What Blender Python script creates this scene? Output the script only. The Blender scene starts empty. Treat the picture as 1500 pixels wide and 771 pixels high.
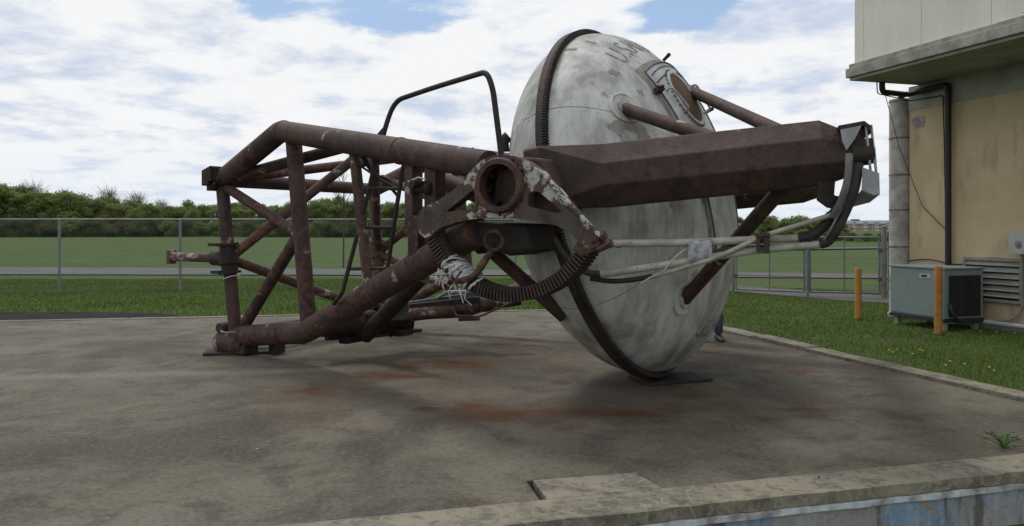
import bpy, bmesh, math, random
import numpy as np
from mathutils import Vector, Matrix, noise
from mathutils.geometry import tessellate_polygon
R = math.radians
random.seed(7); rng = np.random.default_rng(7)
scene = bpy.context.scene
col = scene.collection

# ------------------------------------------------------------------ camera
EYE = 1.4; F = 1170.0            # eye height above the slab, focal length in photo pixels
cam_d = bpy.data.cameras.new('camera'); cam = bpy.data.objects.new('camera', cam_d); col.objects.link(cam)
cam.location = (0, 0, EYE); cam.rotation_euler = (R(90), 0, 0)
cam_d.sensor_width = 36; cam_d.lens = F / 1500 * 36; cam_d.shift_y = -50.5 / 1500
cam_d.clip_end = 6000; cam_d.clip_start = 0.05
scene.camera = cam
# ------------------------------------------------------------------ view, sky and sun
scene.view_settings.view_transform = 'Standard'; scene.view_settings.look = 'None'
scene.view_settings.exposure = 0.0; scene.view_settings.gamma = 1.0
SUN_EL, SUN_AZ = 60.0, -30.0     # high, behind the machine and a little left (azimuth from +Y, clockwise)
world = bpy.data.worlds.new('World'); scene.world = world; world.use_nodes = True
def build_sky():
    nt = world.node_tree; N = nt.nodes; L = nt.links; N.clear()
    def nd(t, **k):
        n = N.new(t)
        for a, b in k.items(): setattr(n, a, b)
        return n
    def math_(op, a, b=None, c=None):
        n = nd('ShaderNodeMath', operation=op)
        for i, v in enumerate((a, b, c)):
            if v is None: continue
            if isinstance(v, (int, float)): n.inputs[i].default_value = v
            else: L.new(v, n.inputs[i])
        return n.outputs[0]
    tc = nd('ShaderNodeTexCoord'); sx = nd('ShaderNodeSeparateXYZ'); L.new(tc.outputs['Generated'], sx.inputs[0])
    zc = math_('ADD', math_('MAXIMUM', sx.outputs['Z'], 0.0), 0.16)
    u = math_('DIVIDE', sx.outputs['X'], zc); v = math_('DIVIDE', sx.outputs['Y'], zc)
    cx = nd('ShaderNodeCombineXYZ'); L.new(u, cx.inputs[0]); L.new(v, cx.inputs[1])
    def noise_(scale, detail, rough, off, dist=0.0, src=cx.outputs[0], sc=(1, 1, 1)):
        mp = nd('ShaderNodeMapping'); mp.inputs['Location'].default_value = off; mp.inputs['Scale'].default_value = sc; L.new(src, mp.inputs[0])
        n = nd('ShaderNodeTexNoise'); L.new(mp.outputs[0], n.inputs[0])
        n.inputs['Scale'].default_value = scale; n.inputs['Detail'].default_value = detail
        n.inputs['Roughness'].default_value = rough; n.inputs['Distortion'].default_value = dist
        return n.outputs['Fac']
    def ramp(x, a, b, c=0.0, d=1.0):
        m = nd('ShaderNodeMapRange', interpolation_type='SMOOTHSTEP'); L.new(x, m.inputs[0])
        for i, q in enumerate((a, b, c, d)): m.inputs[i + 1].default_value = q
        return m.outputs[0]
    def mix(f, a, b):
        m = nd('ShaderNodeMix', data_type='RGBA')
        for s, q in (('Factor', f), ('A', a), ('B', b)):
            i = [k for k in m.inputs if k.name == s and (k.type == 'RGBA' if s != 'Factor' else k.type == 'VALUE')][0]
            if isinstance(q, tuple): i.default_value = q
            elif isinstance(q, (int, float)): i.default_value = q
            else: L.new(q, i)
        return [o for o in m.outputs if o.type == 'RGBA'][0]
    def gap(px, py, rx, ry):      # an opening between the clouds: a direction and an angular size
        d = Vector(((px - 750) / F, 1, (335 - py) / F)).normalized()
        ax = math_('DIVIDE', math_('SUBTRACT', sx.outputs['X'], d.x), rx / F)
        az = math_('DIVIDE', math_('SUBTRACT', sx.outputs['Z'], d.z), ry / F)
        r2 = math_('ADD', math_('MULTIPLY', ax, ax), math_('MULTIPLY', az, az))
        r2 = math_('ADD', r2, math_('MULTIPLY', ramp(sx.outputs['Y'], 0.0, 0.3, 9, 0), 1.0))
        return math_('POWER', 2.718, math_('MULTIPLY', r2, -1.0))
    sky = nd('ShaderNodeTexSky', sky_type='NISHITA'); sky.sun_disc = False
    sky.sun_elevation = R(SUN_EL); sky.sun_rotation = R(SUN_AZ); sky.air_density = 1.0; sky.dust_density = 1.5; sky.ozone_density = 1.2
    c1 = noise_(1.25, 11, 0.58, (3.7, 1.3, 0.4), 0.15)
    c2 = noise_(4.0, 12, 0.62, (8.1, 2.2, 1.4), 0.3)
    field = math_('ADD', math_('MULTIPLY', c1, 0.72), math_('MULTIPLY', c2, 0.28))
    g = math_('ADD', math_('ADD', gap(545, 22, 150, 48), math_('MULTIPLY', gap(1010, 10, 90, 42), 0.8)), math_('MULTIPLY', gap(385, 8, 60, 25), 0.5))
    g = math_('ADD', g, math_('MULTIPLY', gap(560, 122, 70, 24), 0.45))
    field = math_('SUBTRACT', field, math_('MULTIPLY', g, 0.22))
    mask = ramp(field, 0.295, 0.385)
    # the undersides: broad soft blue-grey shading inside the cloud deck
    s1 = noise_(3.0, 12, 0.60, (1.1, 6.3, 2.0), 0.15)
    greyg = math_('ADD', gap(20, 55, 110, 48), math_('MULTIPLY', gap(1165, 40, 110, 45), 0.9))
    greyg = math_('ADD', greyg, math_('MULTIPLY', gap(80, 165, 170, 30), 0.45))
    shade = ramp(math_('ADD', s1, math_('MULTIPLY', greyg, 0.11)), 0.46, 0.72)
    cloud = mix(shade, (9.2, 9.3, 9.4, 1), (5.7, 6.5, 8.1, 1))
    blue = mix(0.6, sky.outputs[0], (4.2, 6.0, 8.8, 1))
    allc = mix(mask, blue, cloud)
    haze = ramp(sx.outputs['Z'], 0.0, 0.12, 0.6, 0.0)
    out = mix(haze, allc, (7.5, 8.3, 9.3, 1))
    bg = nd('ShaderNodeBackground'); L.new(out, bg.inputs[0]); bg.inputs[1].default_value = 0.1
    o = nd('ShaderNodeOutputWorld'); L.new(bg.outputs[0], o.inputs[0])
build_sky()
sun_d = bpy.data.lights.new('sun', 'SUN'); sun_d.energy = 1.5; sun_d.angle = R(12); sun_d.color = (1.0, 0.96, 0.9)
sun = bpy.data.objects.new('sun', sun_d); col.objects.link(sun)
sd = Vector((math.sin(R(SUN_AZ)) * math.cos(R(SUN_EL)), math.cos(R(SUN_AZ)) * math.cos(R(SUN_EL)), math.sin(R(SUN_EL))))
sun.rotation_euler = sd.to_track_quat('Z', 'Y').to_euler(); sun.location = (-10, 10, 30)

# ------------------------------------------------------------------ helpers
def at(px, py, Y): return Vector(((px - 750) * Y / F, Y, EYE - (py - 335) * Y / F))     # survey of the photo: a sight line taken to depth Y
def ground(px, py, z=0.0):
    Y = (EYE - z) * F / (py - 335); return Vector(((px - 750) * Y / F, Y, z))

def nt_new(name):
    m = bpy.data.materials.new(name); m.use_nodes = True
    return m, m.node_tree, m.node_tree.nodes, m.node_tree.links
class NB:
    """small node builder"""
    def __init__(s, name, rough=0.8, metal=0.0, spec=0.3):
        s.m, s.t, s.N, s.L = nt_new(name); s.b = s.N['Principled BSDF']
        s.b.inputs['Roughness'].default_value = rough; s.b.inputs['Metallic'].default_value = metal
        s.b.inputs['Specular IOR Level'].default_value = spec
        s.tc = s.N.new('ShaderNodeTexCoord'); s.co = s.tc.outputs['Object']
    def plug(s, v, sock):
        if isinstance(v, (int, float)): sock.default_value = v
        elif isinstance(v, tuple): sock.default_value = v if len(v) == 4 else (*v, 1)
        else: s.L.new(v, sock)
    def noise(s, scale, detail=5, rough=0.55, sc=(1, 1, 1), off=(0, 0, 0), dist=0.0, src=None):
        mp = s.N.new('ShaderNodeMapping'); mp.inputs['Scale'].default_value = sc; mp.inputs['Location'].default_value = off
        s.L.new(src or s.co, mp.inputs[0]); n = s.N.new('ShaderNodeTexNoise'); s.L.new(mp.outputs[0], n.inputs[0])
        n.inputs['Scale'].default_value = scale; n.inputs['Detail'].default_value = detail; n.inputs['Roughness'].default_value = rough; n.inputs['Distortion'].default_value = dist
        return n.outputs['Fac']
    def voro(s, scale, feature='DISTANCE_TO_EDGE', sc=(1, 1, 1)):
        mp = s.N.new('ShaderNodeMapping'); mp.inputs['Scale'].default_value = sc; s.L.new(s.co, mp.inputs[0])
        n = s.N.new('ShaderNodeTexVoronoi'); n.feature = feature; n.inputs['Scale'].default_value = scale; s.L.new(mp.outputs[0], n.inputs[0])
        return n.outputs['Distance']
    def ramp(s, x, a, b, c=0.0, d=1.0):
        m = s.N.new('ShaderNodeMapRange'); m.interpolation_type = 'SMOOTHSTEP'; s.L.new(x, m.inputs[0])
        for i, q in enumerate((a, b, c, d)): m.inputs[i + 1].default_value = q
        return m.outputs[0]
    def op(s, o, a, b=None):
        n = s.N.new('ShaderNodeMath'); n.operation = o; s.plug(a, n.inputs[0])
        if b is not None: s.plug(b, n.inputs[1])
        return n.outputs[0]
    def mix(s, f, a, b, blend='MIX'):
        m = s.N.new('ShaderNodeMix'); m.data_type = 'RGBA'; m.blend_type = blend
        s.plug(f, m.inputs[0]); s.plug(a, m.inputs[6]); s.plug(b, m.inputs[7]); return m.outputs[2]
    def spot(s, x, y, rx, ry):
        sp = s.N.new('ShaderNodeSeparateXYZ'); s.L.new(s.co, sp.inputs[0])
        ax = s.op('DIVIDE', s.op('SUBTRACT', sp.outputs[0], x), rx); ay = s.op('DIVIDE', s.op('SUBTRACT', sp.outputs[1], y), ry)
        return s.op('POWER', 2.718, s.op('MULTIPLY', s.op('ADD', s.op('MULTIPLY', ax, ax), s.op('MULTIPLY', ay, ay)), -1.0))
    def bump(s, h, strength=0.3, dist=0.02):
        b = s.N.new('ShaderNodeBump'); s.L.new(h, b.inputs['Height']); b.inputs['Strength'].default_value = strength; b.inputs['Distance'].default_value = dist
        s.L.new(b.outputs[0], s.b.inputs['Normal'])
    def done(s, c): s.plug(c, s.b.inputs['Base Color']); return s.m

def rust_mat(name, base, dark, red, chip=None, chip_at=0.66, chip_scale=3.5):
    b = NB(name, rough=0.72, spec=0.35)
    n1 = b.noise(2.6, 9, 0.66, dist=0.4); n2 = b.noise(15, 8, 0.7, off=(3, 1, 2)); n3 = b.noise(1.5, 7, 0.6, off=(7, 3, 1)); n4 = b.noise(55, 6, 0.7, off=(1, 8, 3)); st = b.noise(8, 8, 0.68, sc=(1, 1, .18), off=(2, 5, 5))
    c = b.mix(b.ramp(n1, 0.42, 0.58), base, dark)
    c = b.mix(b.op('MULTIPLY', b.ramp(st, 0.48, 0.62), 0.6), c, tuple(q * .55 for q in dark))
    c = b.mix(b.op('MULTIPLY', b.ramp(n2, 0.46, 0.60), b.ramp(n3, 0.42, 0.56)), c, red)
    c = b.mix(b.op('MULTIPLY', b.ramp(n2, 0.60, 0.68), b.ramp(n1, 0.55, 0.40)), c, tuple(min(1, q * 1.5) for q in red))
    c = b.mix(b.op('MULTIPLY', b.ramp(n4, 0.52, 0.70), 0.45), c, tuple(min(1, q * 2.0) for q in base))
    if chip:
        n5 = b.noise(chip_scale, 10, 0.70, off=(11, 5, 9), dist=0.25)
        k = b.ramp(n5, chip_at, chip_at + 0.012); k = b.op('MULTIPLY', k, b.ramp(n2, 0.62, 0.5))
        c = b.mix(b.op('MULTIPLY', b.ramp(n5, chip_at - .045, chip_at), 0.7), c, red)
        c = b.mix(k, c, chip); c = b.mix(b.op('MULTIPLY', k, b.ramp(n4, .5, .65, 0, .5)), c, red)
    b.bump(b.op('ADD', n2, n4), 0.45, 0.006)
    return b.done(c)
M = {}
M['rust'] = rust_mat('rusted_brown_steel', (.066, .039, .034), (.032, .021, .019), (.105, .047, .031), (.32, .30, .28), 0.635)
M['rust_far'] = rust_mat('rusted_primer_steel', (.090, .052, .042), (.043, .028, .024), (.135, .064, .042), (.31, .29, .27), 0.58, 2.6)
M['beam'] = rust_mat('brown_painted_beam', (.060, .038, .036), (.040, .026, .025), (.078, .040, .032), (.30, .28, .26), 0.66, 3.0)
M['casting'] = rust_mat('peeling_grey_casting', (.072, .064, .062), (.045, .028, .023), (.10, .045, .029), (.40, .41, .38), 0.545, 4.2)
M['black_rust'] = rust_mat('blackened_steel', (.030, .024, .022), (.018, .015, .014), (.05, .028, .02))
M['gear'] = rust_mat('greasy_gear_steel', (.040, .030, .027), (.022, .018, .017), (.06, .032, .022))

def plain(name, c, c2, scale=6, rough=0.75, metal=0.0, bump=0.15, fine=40):
    b = NB(name, rough=rough, metal=metal)
    n = b.noise(scale, 6, 0.6); n2 = b.noise(fine, 4, 0.6, off=(4, 4, 4))
    k = b.mix(b.ramp(n, 0.35, 0.65), c, c2); k = b.mix(b.op('MULTIPLY', b.ramp(n2, 0.5, 0.75), 0.3), k, tuple(q * 0.55 for q in c2))
    if bump: b.bump(n2, bump, 0.004)
    return b.done(k)
M['hose'] = plain('black_rubber_hose', (.022, .023, .023), (.035, .035, .034), rough=0.6)
M['grey_hose'] = plain('grey_flex_conduit', (.16, .165, .165), (.11, .11, .11), rough=0.5)
M['galv'] = plain('galvanised_steel', (.23, .24, .255), (.17, .18, .19), rough=0.55, metal=0.3)
M['galv_dull'] = plain('dull_galvanised_wire', (.12, .125, .13), (.09, .095, .10), rough=0.6)
M['sheet'] = plain('bent_sheet_metal', (.36, .37, .38), (.26, .26, .27), rough=0.45, metal=0.2)
M['rag'] = plain('white_rag', (.55, .55, .55), (.40, .40, .40), rough=0.95)
M['tape'] = plain('grey_white_tape', (.40, .41, .44), (.18, .18, .20), scale=16, rough=0.8)
M['dark'] = plain('dark_recess', (.012, .012, .012), (.008, .008, .008), rough=0.9, bump=0)
M['plywood'] = plain('brown_board', (.135, .085, .048), (.10, .065, .04), scale=3, rough=0.8)
M['wood_black'] = plain('tarred_board', (.030, .028, .025), (.045, .040, .034), rough=0.9)
def conduit_mat():
    b = NB('cream_conduit_paint', rough=0.5)
    n = b.noise(7, 6, 0.6); n2 = b.noise(30, 5, 0.6, off=(2, 2, 2))
    c = b.mix(b.ramp(n, 0.4, 0.65), (.40, .40, .34), (.28, .27, .22)); c = b.mix(b.ramp(n2, 0.62, 0.7), c, (.16, .10, .06))
    b.bump(n2, 0.1, 0.003); return b.done(c)
M['conduit'] = conduit_mat()
def shell_mat():
    b = NB('weathered_white_paint', rough=0.55, spec=0.4)
    st = b.noise(5.5, 8, 0.62, sc=(1, 1, 0.13)); st2 = b.noise(16, 9, 0.68, sc=(1, 1, 0.08), off=(3, 2, 1)); big = b.noise(1.5, 8, 0.62, off=(5, 1, 2), dist=.4)
    fine = b.noise(46, 5, 0.6); pt = b.noise(2.6, 9, 0.6, off=(2.4, 6.2, 1.2), dist=0.3); mid = b.noise(3.2, 10, 0.68, sc=(1, 1, .45), off=(8, 3, 3), dist=.3)
    c = b.mix(b.ramp(st, 0.38, 0.66), (.53, .535, .525), (.40, .405, .39))
    c = b.mix(b.op('MULTIPLY', b.ramp(st2, 0.50, 0.64), 0.35), c, (.27, .265, .24))
    # mildew and dirt: streaky torn-edged film, the same all over the shell
    wet = b.op('ADD', b.op('MULTIPLY', big, .9), b.op('MULTIPLY', st, .5))
    c = b.mix(b.op('MULTIPLY', b.ramp(wet, .60, .88), .75), c, (.18, .185, .15)); c = b.mix(b.op('MULTIPLY', b.ramp(wet, .74, .95), b.ramp(st2, .38, .66, .1, .7)), c, (.10, .10, .08))
    c = b.mix(b.op('MULTIPLY', b.ramp(mid, .60, .78), b.ramp(wet, .5, .9, .1, .45)), c, (.12, .115, .09))
    c = b.mix(b.op('MULTIPLY', b.ramp(pt, 0.690, 0.700), 0.8), c, (.25, .22, .185))
    sp = b.noise(31, 3, 0.5, off=(9, 1, 4)); c = b.mix(b.ramp(sp, 0.735, 0.75), c, (.10, .07, .05))
    b.bump(b.op('ADD', fine, b.op('MULTIPLY', pt, 0.6)), 0.12, 0.004)
    return b.done(c)
M['shell'] = shell_mat()
M['primer'] = plain('bare_brown_primer', (.21, .185, .16), (.30, .28, .25), scale=9, rough=0.8)
M['hatch'] = plain('hatch_white_paint', (.56, .57, .56), (.38, .39, .38), scale=5, rough=0.5)
M['letter'] = plain('faded_navy_letter_paint', (.11, .11, .15), (.40, .40, .41), scale=19, rough=0.7)

# --- mesh makers: each returns (verts, faces, smooth)
def V3(p): return Vector(p)
def tube(pts, r, n=14, caps=True, r2=None, bend=0.0, steps=5):
    pts = [V3(p) for p in pts]
    if bend and len(pts) > 2:
        out = [pts[0]]
        for i in range(1, len(pts) - 1):
            a, b, c = pts[i - 1], pts[i], pts[i + 1]
            l = min(bend, (a - b).length * 0.48, (c - b).length * 0.48)
            p0 = b + (a - b).normalized() * l; p2 = b + (c - b).normalized() * l
            for k in range(steps + 1):
                t = k / steps; out.append(p0 * (1 - t) ** 2 + b * 2 * t * (1 - t) + p2 * t * t)
        out.append(pts[-1]); pts = out
    vs, fs = [], []; m = len(pts)
    d0 = (pts[1] - pts[0]).normalized(); ref = Vector((0, 0, 1)) if abs(d0.z) < 0.9 else Vector((1, 0, 0))
    u = d0.cross(ref).normalized()
    for i, p in enumerate(pts):
        if i == 0: d = pts[1] - pts[0]
        elif i == m - 1: d = pts[-1] - pts[-2]
        else: d = (pts[i] - pts[i - 1]).normalized() + (pts[i + 1] - pts[i]).normalized()
        d.normalize(); u = (u - d * u.dot(d)).normalized(); w = d.cross(u)
        rr = r if r2 is None else r + (r2 - r) * i / (m - 1)
        if 0 < i < m - 1:
            cs = d.dot((pts[i + 1] - pts[i]).normalized()); k = 1 / max(cs, 0.6)
        else: k = 1
        for j in range(n):
            a = 2 * math.pi * j / n; vs.append(p + (u * math.cos(a) + w * math.sin(a)) * rr)
    for i in range(m - 1):
        for j in range(n):
            fs.append((i * n + j, i * n + (j + 1) % n, (i + 1) * n + (j + 1) % n, (i + 1) * n + j))
    if caps: fs.append(tuple(range(n))[::-1]); fs.append(tuple((m - 1) * n + j for j in range(n)))
    return vs, fs, True
def box(c, ax, ay, az, hx, hy, hz):
    c = V3(c); ax, ay, az = V3(ax).normalized(), V3(ay).normalized(), V3(az).normalized()
    vs = [c + ax * (hx * i) + ay * (hy * j) + az * (hz * k) for k in (-1, 1) for j in (-1, 1) for i in (-1, 1)]
    fs = [(0, 2, 3, 1), (4, 5, 7, 6), (0, 1, 5, 4), (2, 6, 7, 3), (0, 4, 6, 2), (1, 3, 7, 5)]
    return vs, fs, False
UX, UY, UZ = Vector((1, 0, 0)), Vector((0, 1, 0)), Vector((0, 0, 1))
def wbox(x0, x1, y0, y1, z0, z1): return box(((x0 + x1) / 2, (y0 + y1) / 2, (z0 + z1) / 2), UX, UY, UZ, (x1 - x0) / 2, (y1 - y0) / 2, (z1 - z0) / 2)
def poly(outer, holes, depth):
    """flat outline with holes, given thickness by the vector depth"""
    loops = [[V3(p) for p in outer]] + [[V3(p) for p in h] for h in holes]
    flat = [p for l in loops for p in l]; n = len(flat); depth = V3(depth)
    tri = tessellate_polygon(loops)
    vs = flat + [p + depth for p in flat]; fs = []
    for t in tri:
        fs.append(tuple(t)); fs.append(tuple(i + n for i in reversed(t)))
    o = 0
    for l in loops:
        k = len(l)
        for i in range(k): fs.append((o + i, o + (i + 1) % k, o + n + (i + 1) % k, o + n + i))
        o += k
    return vs, fs, False
def loft(secs, caps=True, smooth=False):
    n = len(secs[0]); vs = [V3(p) for s in secs for p in s]; fs = []
    for i in range(len(secs) - 1):
        for j in range(n): fs.append((i * n + j, i * n + (j + 1) % n, (i + 1) * n + (j + 1) % n, (i + 1) * n + j))
    if caps: fs.append(tuple(range(n))[::-1]); fs.append(tuple((len(secs) - 1) * n + j for j in range(n)))
    return vs, fs, smooth
def lathe(c, ax, prof, n=32, smooth=True, close=False):
    """revolve (radius, along) pairs about the axis ax at c"""
    c, ax = V3(c), V3(ax).normalized(); ref = UZ if abs(ax.z) < 0.9 else UX
    u = ax.cross(ref).normalized(); w = ax.cross(u)
    secs = [[c + ax * h + (u * math.cos(2 * math.pi * j / n) + w * math.sin(2 * math.pi * j / n)) * r for j in range(n)] for r, h in prof]
    v, f, s = loft(secs, caps=not close, smooth=smooth)
    if close:
        m = len(prof)
        for j in range(n): f.append(((m - 1) * n + j, (m - 1) * n + (j + 1) % n, (j + 1) % n, j))
    return v, f, s
def join(*ms):
    vs, fs, sm = [], [], []
    for v, f, s in ms:
        o = len(vs); vs += list(v); fs += [tuple(i + o for i in q) for q in f]; sm += [s] * len(f)
    return vs, fs, sm
def link(name, mesh, parent=None): 
    o = bpy.data.objects.new(name, mesh); col.objects.link(o)
    if parent: o.parent = parent
    return o
def origin(o):
    v = Vector((0, 0, 0))
    while o: v += o.location; o = o.parent
    return v
def obj(name, g, mat, parent=None, loc=None, bevel=0.0, kind=None):
    """link one mesh object built from world-space geometry"""
    vs, fs, sm = g; base = V3(loc) if loc is not None else (origin(parent) if parent else Vector((0, 0, 0)))
    me = bpy.data.meshes.new(name); me.from_pydata([tuple(V3(v) - base) for v in vs], [], fs)
    if isinstance(sm, bool): sm = [sm] * len(fs)
    bm = bmesh.new(); bm.from_mesh(me); bmesh.ops.recalc_face_normals(bm, faces=bm.faces); bm.to_mesh(me); bm.free()
    me.polygons.foreach_set('use_smooth', sm if len(sm) == len(me.polygons) else [False] * len(me.polygons))
    if any(sm):
        try: me.set_sharp_from_angle(angle=R(40))
        except Exception: pass
    me.materials.append(M[mat] if isinstance(mat, str) else mat)
    o = link(name, me, parent)
    if loc is not None: o.location = base - (origin(parent) if parent else Vector((0, 0, 0)))
    if bevel:
        md = o.modifiers.new('bevel', 'BEVEL'); md.width = bevel; md.segments = 2; md.limit_method = 'ANGLE'; md.angle_limit = R(35)
    if kind: o['kind'] = kind
    return o
def tag(o, label, cat, group=None):
    o['label'] = label; o['category'] = cat
    if group: o['group'] = group
    return o
def thing(name, loc, label, cat, group=None):
    o = bpy.data.objects.new(name, None); col.objects.link(o); o.location = loc; o.empty_display_size = 0.2
    return tag(o, label, cat, group)
def struct(name, g, mat, **k): o = obj(name, g, mat, **k); o['kind'] = 'structure'; return o

# ================================================================== SETTING
# ---- slab corners and edge directions (world metres, slab top = 0)
FARL, FARR = ground(0, 472), ground(915, 453)
fdir = (FARR - FARL).normalized(); FARL2 = FARL - fdir * 9
rdir = (ground(1500, 590) - FARR).normalized()
n0, n1 = ground(400, 771), ground(1500, 665); ndir = (n1 - n0).normalized()
def isect(p, d, q, e):
    den = d.x * e.y - d.y * e.x; t = ((q.x - p.x) * e.y - (q.y - p.y) * e.x) / den; return p + d * t
NEARR = isect(n0, ndir, FARR, rdir); NEARL2 = n0 - ndir * 12
out_n = Vector((ndir.y, -ndir.x, 0))             # pointing out of the slab, toward the camera
o0, o1 = ground(870, 771), ground(1500, 690)
SW = 0.27                                         # width of the near border strip

# ---- ground
def ground_mat():
    b = NB('mown_grass_ground', rough=0.95, spec=0.1)
    n1 = b.noise(0.35, 6, 0.6); n2 = b.noise(0.09, 7, 0.62, sc=(0.16, 1.6, 1), off=(4, 1, 0)); n3 = b.noise(9, 5, 0.7, off=(1, 1, 1)); n4 = b.noise(1.6, 5, 0.6, off=(3, 9, 0))
    c = b.mix(b.ramp(n1, 0.35, 0.65), (.054, .090, .026), (.072, .108, .033))
    c = b.mix(b.op('MULTIPLY', b.ramp(n2, 0.42, 0.62), 0.6), c, (.046, .076, .027))
    c = b.mix(b.op('MULTIPLY', b.ramp(n3, 0.45, 0.7), 0.55), c, (.050, .075, .021))
    c = b.mix(b.op('MULTIPLY', b.ramp(n4, 0.62, 0.74), 0.5), c, (.13, .12, .055))
    n6 = b.noise(0.55, 9, 0.72, sc=(.35, 1, 1), off=(2, 6, 0)); c = b.mix(b.op('MULTIPLY', b.ramp(n6, .50, .64), .55), c, (.080, .104, .038)); c = b.mix(b.op('MULTIPLY', b.ramp(n6, .48, .36), .5), c, (.040, .070, .022))
    b.bump(n3, 0.5, 0.05); return b.done(c)
M['ground'] = ground_mat()
def near_drop(x, y):
    d = (x - n0.x) * out_n.x + (y - n0.y) * out_n.y
    t = min(1, max(0, (d + 1.2) / 1.2)); return -0.045 - 0.265 * t * t * (3 - 2 * t)
def field_z(x, y):
    r = math.hypot(x, y)
    w = min(1, max(0, (r - 30) / 60)); return w * 0.22 * (noise.noise((x * 0.018, y * 0.03, 3.1)) + 0.4 * noise.noise((x * 0.05, y * 0.09, 1.7)))
def make_ground():
    xs = sorted(set([-4000, -2000, -1000, -600, -400, -250] + list(range(-180, 181, 10)) + [i * 0.6 for i in range(-50, 51)] + [250, 400, 600, 1000, 2000, 4000]))
    ys = sorted(set([-600, -200, -60, -20] + [i * 0.4 for i in range(-15, 60)] + list(range(24, 200, 5)) + [220, 260, 320, 400, 600, 900, 1500, 2500, 4500]))
    vs = [(x, y, near_drop(x, y) + field_z(x, y)) for y in ys for x in xs]; k = len(xs)
    fs = [(j * k + i, j * k + i + 1, (j + 1) * k + i + 1, (j + 1) * k + i) for j in range(len(ys) - 1) for i in range(k - 1)]
    struct('ground', (vs, fs, True), 'ground')
make_ground()

# ---- asphalt: far road, gate drive, patch behind the slab
def asphalt_mat():
    b = NB('old_asphalt', rough=0.9); n = b.noise(60, 4, 0.7); n2 = b.noise(0.8, 5, 0.6)
    c = b.mix(b.ramp(n, 0.35, 0.7), (.060, .060, .060), (.10, .10, .10)); c = b.mix(b.ramp(n2, 0.4, 0.7), c, (.085, .082, .078)); b.bump(n, 0.4, 0.01); return b.done(c)
M['asphalt'] = asphalt_mat()
M['road'] = plain('pale_worn_road', (.105, .103, .10), (.08, .08, .08), scale=0.7, rough=0.9)
M['new_asphalt'] = plain('fresh_black_asphalt', (.024, .024, .025), (.034, .034, .034), scale=3, rough=1.0, fine=90, bump=0.5); M['new_asphalt'].node_tree.nodes['Principled BSDF'].inputs['Specular IOR Level'].default_value = 0.05
def ribbon(left, right, z): 
    vs = [(p[0], p[1], z) for p in left] + [(p[0], p[1], z) for p in right]; n = len(left)
    return vs, [(i, i + 1, n + i + 1, n + i) for i in range(n - 1)], False
def drape(left, right, dz, cuts=14):
    """strip that follows the field between two polylines"""
    L, Rr = [], []
    for a, b_ in ((left, L), (right, Rr)):
        for i in range(len(a) - 1):
            for k in range(cuts): 
                t = k / cuts; b_.append((a[i][0] * (1 - t) + a[i + 1][0] * t, a[i][1] * (1 - t) + a[i + 1][1] * t))
        b_.append(a[-1])
    vs = [(x, y, near_drop(x, y) + field_z(x, y) + dz) for x, y in L] + [(x, y, near_drop(x, y) + field_z(x, y) + dz) for x, y in Rr]; n = len(L)
    return vs, [(i, i + 1, n + i + 1, n + i) for i in range(n - 1)], False
struct('road', drape([(-70, 24.6), (-20, 24.8), (0, 24.3), (12, 22.6), (40, 21)], [(-70, 29.8), (-20, 29.6), (0, 27.5), (12, 24.8), (40, 22.5)], 0.03), 'road')
struct('path', drape([(8, 44), (16, 50), (30, 56), (60, 60)], [(8, 46), (16, 52.5), (30, 59), (60, 63)], 0.08), 'road')
dl = [(2.9, 21.6), (5.0, 18.3), (6.6, 15.9), (9.5, 13.4)]; dr = [(4.2, 22.6), (6.2, 19.3), (7.9, 17.2), (12.5, 14.6)]
struct('driveway', drape(dl, dr, 0.012, 10), 'asphalt')
def asphalt_patch():
    pts = []
    for px, py in ((-260, 481), (-80, 475.5), (120, 470.4), (268, 467.3), (262, 461), (235, 457.5), (120, 456), (0, 456.5), (-260, 460)):
        p = ground(px, py, -0.02); pts.append((p.x, p.y, -0.032))
    struct('asphalt_pad', poly(pts, [], (0, 0, -0.1)), 'new_asphalt')
asphalt_patch()

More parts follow.
